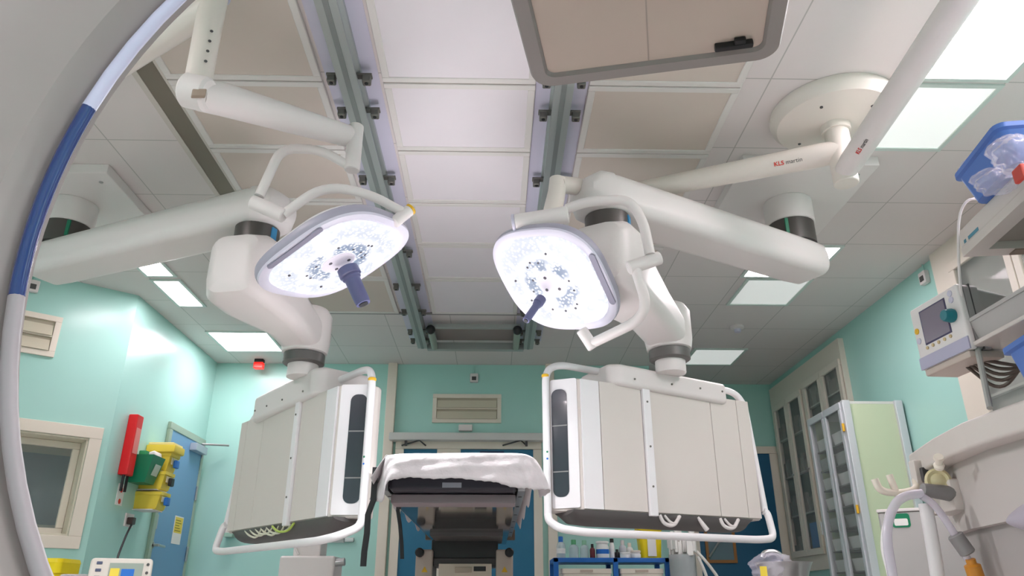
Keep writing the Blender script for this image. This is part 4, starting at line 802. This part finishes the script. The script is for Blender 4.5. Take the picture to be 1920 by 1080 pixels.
# front board built around the two door openings
ys = [y0, yB0 + .0, yB1 - .0, yA0, yA1, y1]
sh.span((XR - D, y0, zc0), (XR, yB0, zc1)); sh.span((XR - D, yB1, zc0), (XR, yA0, zc1)); sh.span((XR - D, yA1, zc0), (XR, y1, zc1))
sh.span((XR - D, yB0, zc0), (XR, yB1, zB0)); sh.span((XR - D, yB0, zB1), (XR, yB1, zc1)); sh.span((XR - D, yA0, zc0), (XR, yA1, zA0)); sh.span((XR - D, yA0, zA1), (XR, yA1, zc1))
sh.build('carcass', mat('cupboard_cream', '#ddd6c9', .45), g)
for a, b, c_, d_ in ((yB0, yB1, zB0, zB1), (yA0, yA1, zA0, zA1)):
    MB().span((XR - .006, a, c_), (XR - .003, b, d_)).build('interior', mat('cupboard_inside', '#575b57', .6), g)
    m = MB(); n_ = 4
    for i in range(1, n_): z = c_ + (d_ - c_) * i / n_; m.span((XR - .04, a, z), (XR - .006, b, z + .015))
    m.build('shelves', mat('shelf_grey', '#a6a79f', .5), g)
    m = MB()
    for i in range(n_):
        z = c_ + (d_ - c_) * i / n_ + .016; y = a + .03
        while y < b - .08:
            w = random.uniform(.05, .12); h_ = random.uniform(.08, .2); m.span((XR - .036, y, z), (XR - .008, y + w, z + h_), .003, 1); y += w + .02
    m.build('stored_supplies', mat('supplies_dim', '#86847c', .7, noise=.5, scale=9), g)['kind'] = 'stuff'
    glass_doors(g, a, b, c_, d_, 3, .05)
mm = MB(); mm.span((XR - .038, yA0 + .05, zA0 + .07), (XR - .008, yA0 + .32, zA0 + .3)); tag(mm.build('blue_folder', mat('folder_blue', '#2f6fa8', .5), origin=(XR - .02, yA0 + .2, zA0 + .07)), 'blue file box on the bottom shelf of the back wall cupboard', 'file box')
# nearer cupboard on the right wall
g = thing('wall_cupboard', 'cream built-in wall cupboard with glass doors behind the display unit at right', 'cupboard', (XR, 4.0, 1))
y1 = rw(1752, 470).y; y0 = y1 - 1.5; zc1 = rw(1790, 462).z + .05; zc0 = .75
yd1 = rw(1800, 520).y; yd0 = y0 + .1; zd1 = zc1 - .18; zd0 = zc0 + .1; 
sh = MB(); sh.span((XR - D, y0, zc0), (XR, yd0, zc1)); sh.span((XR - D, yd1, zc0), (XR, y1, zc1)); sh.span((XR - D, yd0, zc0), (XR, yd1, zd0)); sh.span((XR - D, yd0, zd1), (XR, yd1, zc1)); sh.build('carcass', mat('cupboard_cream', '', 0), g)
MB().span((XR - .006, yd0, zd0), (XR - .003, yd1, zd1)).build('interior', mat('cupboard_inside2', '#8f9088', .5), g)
m = MB()
for i in range(1, 4): z = zd0 + (zd1 - zd0) * i / 4; m.span((XR - .04, yd0, z), (XR - .006, yd1, z + .015))
m.build('shelves', mat('shelf_grey', '', 0), g); glass_doors(g, yd0, yd1, zd0, zd1, 3, .05)
# ---- free-standing glass cabinet
Yc0 = 5.58; a = PY(1580, 752, Yc0); b = PY(1692, 752, Yc0); zt_ = a.z; xf = a.x; xb_ = XR - .02; Yc1 = PX(1516, 777, xf).y
g = thing('supply_cabinet', 'freestanding steel and glass supply cabinet with pale green side, against the right wall', 'cabinet', ((xf + xb_) / 2, Yc0, 0))
MB().span((xf + .03, Yc0, .08), (xb_, Yc0 + .02, zt_ - .021)).build('side_panel', GRN_L, g); MB().span((xf + .03, Yc1 - .02, .08), (xb_, Yc1, zt_ - .021)).build('side_panel', GRN_L, g)
MB().span((xf, Yc0, zt_ - .02), (xb_, Yc1, zt_ + .0)).build('top', mat('cab_top', '#cfd2cc', .4), g); MB().span((xf, Yc0, .05), (xb_, Yc1, .08)).build('bottom', STEEL, g); MB().span((xb_ - .02, Yc0 + .02, .08), (xb_, Yc1 - .02, zt_ - .02)).build('back', mat('cab_back', '#9fa6a4', .5), g)
m = MB()
for x in (xf + .012, xb_ - .03):
    m.span((x - .03, Yc0 - .025, 0), (x + .03, Yc0 + .02, zt_ + .004), .006)
m.span((xf - .018, Yc1 - .02, 0), (xf + .042, Yc1 + .02, zt_ + .004), .006); m.build('corner_posts', mat('post_silver', '#cdd2d6', .3, .3), g)
ym = (Yc0 + Yc1) / 2
for lo, hi in ((Yc0 + .015, ym - .004), (ym + .004, Yc1 - .015)):
    m = MB(); k = .035; x0_, x1_ = xf - .03, xf - .005
    m.span((x0_, lo, zt_ - .06), (x1_, hi, zt_ - .005), .003, 1); m.span((x0_, lo, .1), (x1_, hi, .16), .003, 1); m.span((x0_, lo, .16), (x1_, lo + k, zt_ - .06), .003, 1); m.span((x0_, hi - k, .16), (x1_, hi, zt_ - .06), .003, 1)
    dr = m.build('door', mat('post_silver', '', 0), g); MB().span((xf - .02, lo + k, .16), (xf - .016, hi - k, zt_ - .06)).build('pane', GLASS, dr)
    MB().cyl((x0_ - .02, hi - .02, 1.1), (x0_ - .02, hi - .02, 1.2), .008, 8).build('handle', STEEL, dr)
for z in (.5, 1.2, 1.8): MB().cyl((xf - .03, Yc0 - .0, z), (xf - .03, Yc0 - .0, z + .06), .01, 8).build('hinge', BRASS, g)
nb = 0
for i in range(11):
    z = .2 + i * .155
    for lo, hi in ((Yc0 + .05, ym - .02), (ym + .02, Yc1 - .05)):
        b_ = MB(); ri = rring(V(((xf + xb_) / 2 - .02, (lo + hi) / 2, z)), EX, EY, .38, hi - lo - .02, .01); ro = [p + UPZ * .085 for p in rring(V(((xf + xb_) / 2 - .02, (lo + hi) / 2, z)), EX, EY, .4, hi - lo, .01)]
        b_.loft([ri, ro, [p + UPZ * .085 for p in rring(V(((xf + xb_) / 2 - .02, (lo + hi) / 2, z)), EX, EY, .385, hi - lo - .015, .01)], [p + UPZ * .01 for p in rring(V(((xf + xb_) / 2 - .02, (lo + hi) / 2, z)), EX, EY, .36, hi - lo - .03, .01)]])
        side_ = 'near' if lo < ym - .05 else 'far'
        t = ['lowest', 'second lowest', 'third lowest', 'fourth lowest', 'fifth lowest', 'middle', 'fifth highest', 'fourth highest', 'third highest', 'second highest', 'highest'][i]
        tag(b_.build('wire_basket', mat('basket_wire', '#b6bab6', .4, .2) if i % 3 else mat('basket_dark', '#7f8480', .4, .2), origin=((xf + xb_) / 2, (lo + hi) / 2, z)), '%s grey basket behind the %s door of the freestanding supply cabinet' % (t, side_), 'basket', 'baskets inside the supply cabinet')
        MBr = MB().span((xf + .01, lo - .01, z - .012), (xb_ - .02, hi + .01, z - .002)); MBr.build('runner', DGREY, g)
# ------------------------------------------------------------------ grey refrigerator with green label
Yf = 3.5; a = PY(1648, 976, Yf); b = PY(1765, 1000, Yf); zf = PY(1700, 962, Yf).z
g = thing('undercounter_fridge', 'grey under-counter unit with small green sticker, between cabinet and anaesthesia machine', 'fridge', ((a.x + b.x) / 2 + .1, Yf, 0))
fd = V((math.cos(math.radians(30)), -math.sin(math.radians(30)), 0)); fn = V((-fd.y, fd.x, 0)); fo = V((a.x, Yf, 0))
ORG[g.name] = g.location = fo + fd * .28 + fn * .26
def fq(s_, t_, z): return fo + fd * s_ + fn * t_ + UPZ * z
MB().prism([fq(0, 0, .06), fq(.56, 0, .06), fq(.56, .52, .06), fq(0, .52, .06)], UPZ * (zf - .06), .01, 3).build('body', mat('fridge_grey', '#b4b2b0', .4), g)
MB().prism([fq(-.004, -.004, zf + .001), fq(.564, -.004, zf + .001), fq(.564, .52, zf + .001), fq(-.004, .52, zf + .001)], UPZ * .014, .004).build('top', WHITE, g)
sp_ = PP(1689, 976, fo, fn); st = MB().loft([rring(sp_ - fn * o_, fd, UPZ, .075, .06, .012) for o_ in (0.0005, .003)]).build('green_sticker', GREEN, g)
MB().loft([rring(sp_ - fn * o_ - UPZ * .007, fd, UPZ, .056, .03, .006) for o_ in (.003, .004)]).build('sticker_print', PAPER, st)
for s_ in (.06, .5):
    for t_ in (.06, .46): MB().cyl(fq(s_, t_, 0), fq(s_, t_, .06), .025, 12).build('foot', BLACK, g)
# ------------------------------------------------------------------ anaesthesia machine
SM = 1.15
g = thing('anaesthesia_machine', 'large white anaesthesia machine at the right edge with display, worktop and shelf', 'anaesthesia machine', (1.95, 2.3, 0))
zw = CAMZ + .45 * SM
e0 = PZ(1702, 852, zw); em1 = PZ(1745, 822, zw); em2 = PZ(1800, 792, zw); e2_ = PZ(1920, 747, zw); e3 = PZ(1990, 722, zw)
XB = 2.35
edge = [e0, em1, em2, (em2 + e2_) / 2 + V((-.004, 0, 0)), e2_, e3]
outer = [V((XB, e0.y + .02, zw)), V((e0.x + .12, e0.y + .03, zw)), V((e0.x + .03, e0.y + .022, zw))] + edge + [V((XB, e3.y, zw))]
m = MB(); m.prism([p - UPZ * .085 for p in outer], UPZ * .085, .012, 3); m.build('worktop', mat('machine_white', '#d3ccc6', .42), g)
mk = PZ(1840, 788, zw - .04); 
ins = [p + V((.07, 0, 0)) - UPZ * .085 for p in edge]; ins = [V((XB, e0.y - .03, zw - .085)), V((ins[0].x + .08, e0.y - .03, zw - .085))] + [V((p.x, min(p.y, e0.y - .06), p.z)) for p in ins] + [V((XB, e3.y, zw - .085))]
zl = PY(1780, 940, 2.4).z
m = MB(); m.prism([V((p.x, p.y, zw - .3)) for p in ins], UPZ * .215); m.build('fascia', mat('fascia_grey', '#c2bbb7', .5), g)
m = MB(); m.prism([V((p.x + .03, p.y, .12)) for p in ins], UPZ * (zw - .3 - .12)); m.build('lower_body', mat('lower_grey', '#a8a2a0', .5), g)
# bulging drawer front on the side
dd = MB(); dc = PY(1900, 932, 2.02); axd = (e2_ - em2).normalized(); nd = V((-1, 0, 0)); rows = []
for i in range(17):
    t = i / 16; c = em2.lerp(e3, t * 1.0 - .0) + V((.085, 0, 0)); bul = math.sin(math.pi * min(1, t * .5 + .02)) ** .7
    rows.append([V((c.x - .11 * bul * math.sin(math.pi * j / 10) * 1.0, c.y, zw - .30 + .075 * bul * math.cos(math.pi * j / 10) - .0)) for j in range(11)])
dd.loft(rows, False, False); dd.build('drawer_pull', mat('drawer_lav', '#b8b2bf', .4), g)
# gas ports by the corner
k = PY(1752, 858, 2.45); MB().lathe([(.015, 0), (.017, .012), (.011, .018), (.011, .036), (.016, .04), (.015, .05), (.001, .051)], k + V((.02, .02, -.03)), V((-.25, -.6, .5)), 20).build('port_valve', CREAM, g)
k = PY(1752, 900, 2.6); MB().lathe([(.036, 0), (.042, .01), (.042, .045), (.034, .052), (.024, .046), (.016, .052), (.001, .052)], k + V((.04, .05, 0)), V((-.45, -.85, 0)), 28).build('absorber_cap', mat('cream_cap', '#cfc59c', .4), g)
k1 = PY(1730, 918, 2.6); k2 = PY(1778, 925, 2.6); MB().tube([k1, k2, k2 + V((.08, .05, 0))], [.022, .026, .03], 14).build('port_elbow', GREY, g)
MB().span((k2.x, 2.58, k2.z - .06), (k2.x + .2, 2.75, k2.z + .05), .015).build('absorber_block', mat('machine_white', '', 0), g)
k = PY(1712, 880, 2.75); MB().span((k.x - .01, 2.72, k.z - .07), (k.x + .03, 2.76, k.z + .03), .006).build('bag_arm_bracket', mat('machine_white', '', 0), g); MB().span((k.x + .005, 2.70, k.z - .05), (k.x + .03, 2.72, k.z + .0), .003).build('bracket_grip', DGREY, g)
MB().tube([PY(1640, 898, 2.7), PY(1650, 922, 2.7), PY(1690, 925, 2.7), PY(1720, 918, 2.72), V((k.x, 2.75, k.z - .04))], .013, 10, .04).build('hose_hook', CREAM, g); MB().tube([PY(1667, 890, 2.7), PY(1678, 918, 2.7), PY(1690, 940, 2.7)], .012, 10).build('hook_prong', CREAM, g)
# castors
for y in (e3.y + .1, e0.y - .2):
    for x in (1.75, 2.25): MB().cyl((x - .025, y, .07), (x + .025, y, .07), .07, 18).build('castor', DGREY, g)
MB().span((1.68, e3.y + .02, .1), (XB, e0.y - .1, .16), .02).build('plinth', DGREY, g)
# back column carrying display and shelves
MB().span((1.92, 1.75, zw - .02), (2.3, 2.5, 1.66), .02).build('column', mat('column_grey', '#bdbab6', .5), g)
# display
Xd = 1.5; TLp = PX(1706, 592, Xd); TRp = PX(1789, 522, Xd + .02); BLp = PX(1694, 722, Xd); BRp = PX(1786, 664, Xd + .02)
dax = (TRp - TLp); dax.z = 0; dW = dax.length; dax.normalize(); dn = UPZ.cross(dax); dn = dn if dn.x < 0 else -dn
zD1 = (TLp.z + TRp.z) / 2; zD0 = (BLp.z + BRp.z) / 2; dc = V(((TLp.x + TRp.x) / 2, (TLp.y + TRp.y) / 2, (zD0 + zD1) / 2)); dH = zD1 - zD0
ds = MB().box(dc - dn * .012, (dW, .024, dH), (dax, dn, UPZ), .008, 3).build('display', mat('display_white', '#e2dedc', .4), g)
def dp(a, b, o=0): return dc + dax * (a * dW) + UPZ * (b * dH) + dn * o
MB().box(dp(-.03, .12, .001), (dW * .5, .003, dH * .5), (dax, dn, UPZ)).build('screen', SCREEN, ds)
MB().box(dp(-.03, .12, .0005), (dW * .54, .002, dH * .545), (dax, dn, UPZ)).build('screen_edge', mat('indigo_edge', '#343058', .4), ds)
MB().box(dp(0, -.4, .001), (dW * .99, .006, dH * .19), (dax, dn, UPZ), .002).build('lower_strip', mat('strip_lav', '#aeadc4', .45), ds)
MB().lathe([(.022, 0), (.024, .008), (.02, .03), (.017, .034), (.001, .034)], dp(.32, .07), dn, 24).build('rotary_knob', TEAL, ds)
for i in range(5): MB().lathe([(.006, 0), (.006, .004), (.001, .005)], dp(-.28 + i * .12, -.2), dn, 10).build('button', mat('button_tan', '#c9b48a', .5), ds)
for a_, b_, m_ in ((-.42, .12, BRASS), (-.42, -.04, LAV), (.36, .3, LAV), (.36, .4, LAV)): MB().lathe([(.011, 0), (.011, .003), (.001, .004)], dp(a_, b_), dn, 14).build('round_button', m_, ds)
bk = -dn
hs = MB(); hs.loft([rring(dc + bk * (.024 + o_), dax, UPZ, dW * w_, dH * h_, .015) for o_, w_, h_ in ((0, 1, 1), (.05, .99, .99), (.055, .93, .95), (.17, .85, .8), (.2, .7, .7))]); hs.build('display_back', mat('back_grey', '#9b9998', .5), ds)
sl_ = MB(); sl_.box(dc + bk * .045, (dW * 1.004, .004, dH * 1.004), (dax, dn, UPZ)); sl_.build('shadow_gap', DGREY, ds)
MB().tube([dc + bk * .2, dc + bk * .4 + V((.05, -.05, 0)), V((1.95, 2.2, dc.z))], .035, 12).build('display_arm', DGREY, g)
un_ = dp(0, -.5) + bk * .06; MB().box(un_ - UPZ * .012, (dW * .9, .12, .024), (dax, dn, UPZ), .006).build('display_foot', mat('foot_beige', '#bdb0a6', .5), ds)
# tray shelf (grey basket) beside the display
tA = PY(1812, 600, 2.25); tB = PY(1818, 640, 2.25)
ty0, ty1 = 1.55, 2.26; tx0_ = tA.x; tz0, tz1 = tB.z - .0, tA.z
rim = lambda z, k: [V((tx0_ + k, ty1 - k, z)), V((2.2, ty1 - k, z)), V((2.2, ty0, z)), V((tx0_ + k, ty0, z))]
m = MB(); m.loft([rim(tz0, .02), rim(tz1 - .012, .004), rim(tz1 - .012, 0), rim(tz1, 0), rim(tz1, .012), rim(tz0 + .01, .03)]); m.build('side_tray', mat('tray_pale', '#b6b3b1', .45), g)
MB().span((tx0_ - .005, ty0, tz0 - .02), (2.2, ty1 + .01, tz0 - .004), .006).build('tray_base', mat('machine_white', '', 0), g)
MB().tube([V((tx0_ + .02, ty1 - .0, tz0 - .01)), PZ(1856, 765, zw + .01)], .009, 8).build('tray_strut', mat('strut_grey', '#a7a9a4', .4), g)
# top shelf with hollow underside
SA = PX(1806, 482, 1.56); zS = SA.z; SB = PZ(1918, 333, zS + .06); sd = V((SB.x - SA.x, SB.y - SA.y, 0)).normalized(); sx = V((-sd.y, sd.x, 0)); sx = sx if sx.x > 0 else -sx
LSf, WSf = .95, .62
def sp(a, b, z): return V((SA.x, SA.y, 0)) + sd * a + sx * b + UPZ * z
m = MB(); ou = [(0, 0), (0, WSf), (LSf, WSf), (LSf, 0)]; k = .055
m.prism([sp(a, b, zS + .03) for a, b in ou], UPZ * .06, .006, 2)
for (a0_, a1_, b0_, b1_) in ((0, k, 0, WSf), (LSf - k, LSf, 0, WSf), (k, LSf - k, 0, k), (k, LSf - k, WSf - k, WSf)): m.prism([sp(a0_, b0_, zS), sp(a0_, b1_, zS), sp(a1_, b1_, zS), sp(a1_, b0_, zS)], UPZ * .03)
sh_ = m.build('top_shelf', mat('machine_white', '', 0), g)
MB().prism([sp(a, b, zS + .027) for a, b in ((k, k), (k, WSf - k), (LSf - k, WSf - k), (LSf - k, k))], UPZ * .003).build('shelf_underside', mat('shelf_hollow', '#9a968d', .5), sh_)
mb_ = MB(); mb_.prism([sp(a, b, zS + .005) for a, b in ((k, .2), (k, .23), (LSf - k, .23), (LSf - k, .2))], UPZ * .022); mb_.prism([sp(a, b, zS - .004) for a, b in ((.01, .14), (.01, .5), (.05, .5), (.05, .14))], UPZ * .004); mb_.build('underside_rib', mat('rib_taupe', '#8f8172', .5), sh_)
MB().prism([sp(a, .3, z) for a, z in ((.25, zS - .35), (.35, zS - .35), (.35, zS + .02), (.25, zS + .02))], sx * .05, .004).build('shelf_post', mat('column_grey', '', 0), g)
for a_, w_ in ((.03, .014), (.06, .07)): MB().prism([sp(a_, -.0005, z) for z in (zS + .035, zS + .047)] + [sp(a_ + w_, -.0005, z) for z in (zS + .047, zS + .035)], sx * -.0006).build('shelf_print', mat('teal_print', '#4d8aa0', .5), sh_)
# blue bins
def tote(label, c, d, x, L, W, H, grp):
    g_ = thing('plastic_tote', label, 'tote', c, grp)
    def q(a, b, z): return c + d * a + x * b + UPZ * z
    def rg(k, z): return rring(c + UPZ * z, d, x, L * k, W * k if k < .9 else W - L * (1 - k), .03, 5)
    m = MB(); m.loft([rg(.8, .0005), rg(.82, .003), rg(.97, H - .02), rg(1.04, H - .015), rg(1.04, H), rg(.98, H), rg(.95, H - .01), rg(.8, .012)]); m.build('tub', BLUE_T, g_); return g_
td = V((sd.x * .9 - .05, sd.y, 0)).normalized(); tx_ = V((-td.y, td.x, 0)); tx_ = tx_ if tx_.x > 0 else -tx_
tb = PZ(1785, 334, zS + .09 + .12); tc1 = tb + td * .155 + tx_ * .14; tc1.z = zS + .09
tote('blue open tote on the top shelf holding clear plastic bags', tc1, td, tx_, .3, .27, .12, 'blue plastic totes')
crumple(tc1 + V((-.06, .13, .13)), .055, (.8, 1, .7), BAG, 'plastic_bag', None, .3, tc1) ; tag(bpy.data.objects['plastic_bag'], 'clear plastic bag poking out of the far left end of the blue tote', 'plastic bag')
tag(MB().box(tc1 + V((-.02, .1, .13)), (.06, .05, .05), (td, tx_, UPZ), .006).build('dark_packet', mat('dark_navy_packet', '#1b1d3a', .4), origin=tc1), 'small dark navy packet inside the blue tote at upper right', 'packet')
o = crumple(PX(1866, 340, tc1.x - .165), .05, (1.2, .8, .7), BAG, 'plastic_bag', None, .3, PX(1866, 340, tc1.x - .165)); tag(o, 'crumpled clear plastic bag on the shelf edge in front of the blue tote', 'plastic bag')
o = crumple(PX(1906, 288, tc1.x - .165), .058, (1.2, .8, .9), BAG, 'plastic_bag', None, .3, PX(1908, 300, tc1.x - .165)); tag(o, 'large clear plastic bag at the right edge of the photo beside the blue tote', 'plastic bag')
rc0 = PX(1912, 326, tc1.x - .205)
tag(MB().box(rc0, (.045, .014, .04), (sd, sx, UPZ), .004).build('red_packet', mat('red_packet', '#cf4a3e', .5), origin=rc0), 'small red packet held in the clear plastic bag at the right edge', 'packet')
tb2 = PZ(1875, 745, zw + .001); c2 = V((tb2.x + .17, tb2.y - .15, zw + .0)); tote('blue open tote standing on the white worktop under the grey tray', c2, td, tx_, .34, .26, .15, 'blue plastic totes')
# cables under the display and the white cord
cb = MB()
for i in range(5):
    a = dp(.25 - i * .06, -.55) + bk * .06; cb.tube([a, a + V((.08, -.03, -.03 - .02 * i)), a + V((.17, -.08 - .03 * i, -.06 + .03 * i)), a + V((.3, -.2 + .02 * i, -.08 + .02 * i)), V((1.93, 2.05 + .05 * i, zw + .16 + .03 * i))], .006, 8, .06)
cb.tube([dp(.5, -.45) + bk * (.12 + .05 * math.cos(t)) + UPZ * (.05 * math.sin(t)) + dax * (.1 + .02 * t) for t in [i * .5 for i in range(13)]], .008, 8)
tag(cb.build('cable_bundle', BROWN, origin=dp(0, -.5)), 'tangle of dark brown cables beneath the display at right', 'cables', kind='stuff')
tag(MB().tube([PX(1835, 372, 1.6), PX(1812, 374, 1.56), PX(1797, 405, 1.545), PX(1797, 490, 1.53), PX(1803, 560, 1.53), PX(1812, 625, 1.56)], .0045, 8, .05).build('white_cord', WHITE, origin=PX(1797, 405, 1.545)), 'thin white cord hanging from the top shelf past the display', 'cord')
# breathing hoses
HOSE = mat('lavender_hose', '#d6d0dc', .2, alpha=.6); yh = 2.55
tag(MB().tube([PY(1690, 1200, yh), PY(1675, 1085, yh), PY(1660, 1000, yh), PY(1675, 945, yh), PY(1700, 928, yh), PY(1728, 925, yh)], .015, 14, .08).build('breathing_hose', HOSE, origin=PY(1690, 1100, yh)), 'pale lavender breathing hose arching down left of the machine port', 'hose', 'breathing hoses')
tag(MB().tube([PY(1728, 930, yh), PY(1752, 945, yh), PY(1790, 1000, yh), PY(1815, 1050, yh)], .012, 12, .06).build('breathing_hose', HOSE, origin=PY(1728, 930, yh)), 'thin clear hose slanting down right to the orange connector', 'hose', 'breathing hoses')
tag(MB().tube([PY(1735, 945, yh + .05), PY(1745, 1000, yh + .05), PY(1755, 1060, yh + .05), PY(1775, 1200, yh + .05)], .022, 14, .06).build('breathing_hose', mat('white_hose', '#e2dfdf', .4), origin=PY(1735, 945, yh)), 'thick white hose hanging straight down beside the green sticker', 'hose', 'breathing hoses')
tag(MB().tube([PY(1668, 960, yh + .1), PY(1655, 1020, yh + .1), PY(1672, 1080, yh + .1), PY(1690, 1180, yh + .1)], .013, 14, .06).build('breathing_hose', mat('white_hose', '', 0), origin=PY(1668, 960, yh)), 'white hose behind the lavender hose, bulging to the left', 'hose', 'breathing hoses')
k = PY(1805, 1020, yh); g = thing('hose_connector', 'grey and orange connector at the end of the thin clear hose', 'connector', k)
MB().cyl(k + V((-.02, 0, .03)), k + V((.012, 0, -.03)), .025, 16).build('collar', GREY, g); k2 = PY(1822, 1065, yh); MB().lathe([(.022, 0), (.025, .01), (.025, .05), (.015, .055), (.015, .07)], k2 + V((.01, 0, -.04)), V((-.25, -.2, 1)), 18).build('body', ORANGE, g)
# ------------------------------------------------------------------ camera and world
cam = bpy.data.cameras.new('camera'); cam.sensor_width = 36; cam.lens = F / 1920 * 36; cam.clip_start = .02
co = bpy.data.objects.new('camera', cam); COL.objects.link(co)
M = Matrix((RT, UP, -FW)).transposed().to_4x4(); M.translation = CAM; co.matrix_world = M; SC.camera = co
w = bpy.data.worlds.new('world'); w.use_nodes = True; w.node_tree.nodes['Background'].inputs[0].default_value = (.9, .95, 1, 1); w.node_tree.nodes['Background'].inputs[1].default_value = .3; SC.world = w
SC.view_settings.view_transform = 'Standard'; SC.view_settings.look = 'None'; SC.view_settings.exposure = 1.62
SC.cycles.max_bounces = 8; SC.cycles.diffuse_bounces = 6; SC.cycles.transparent_max_bounces = 16
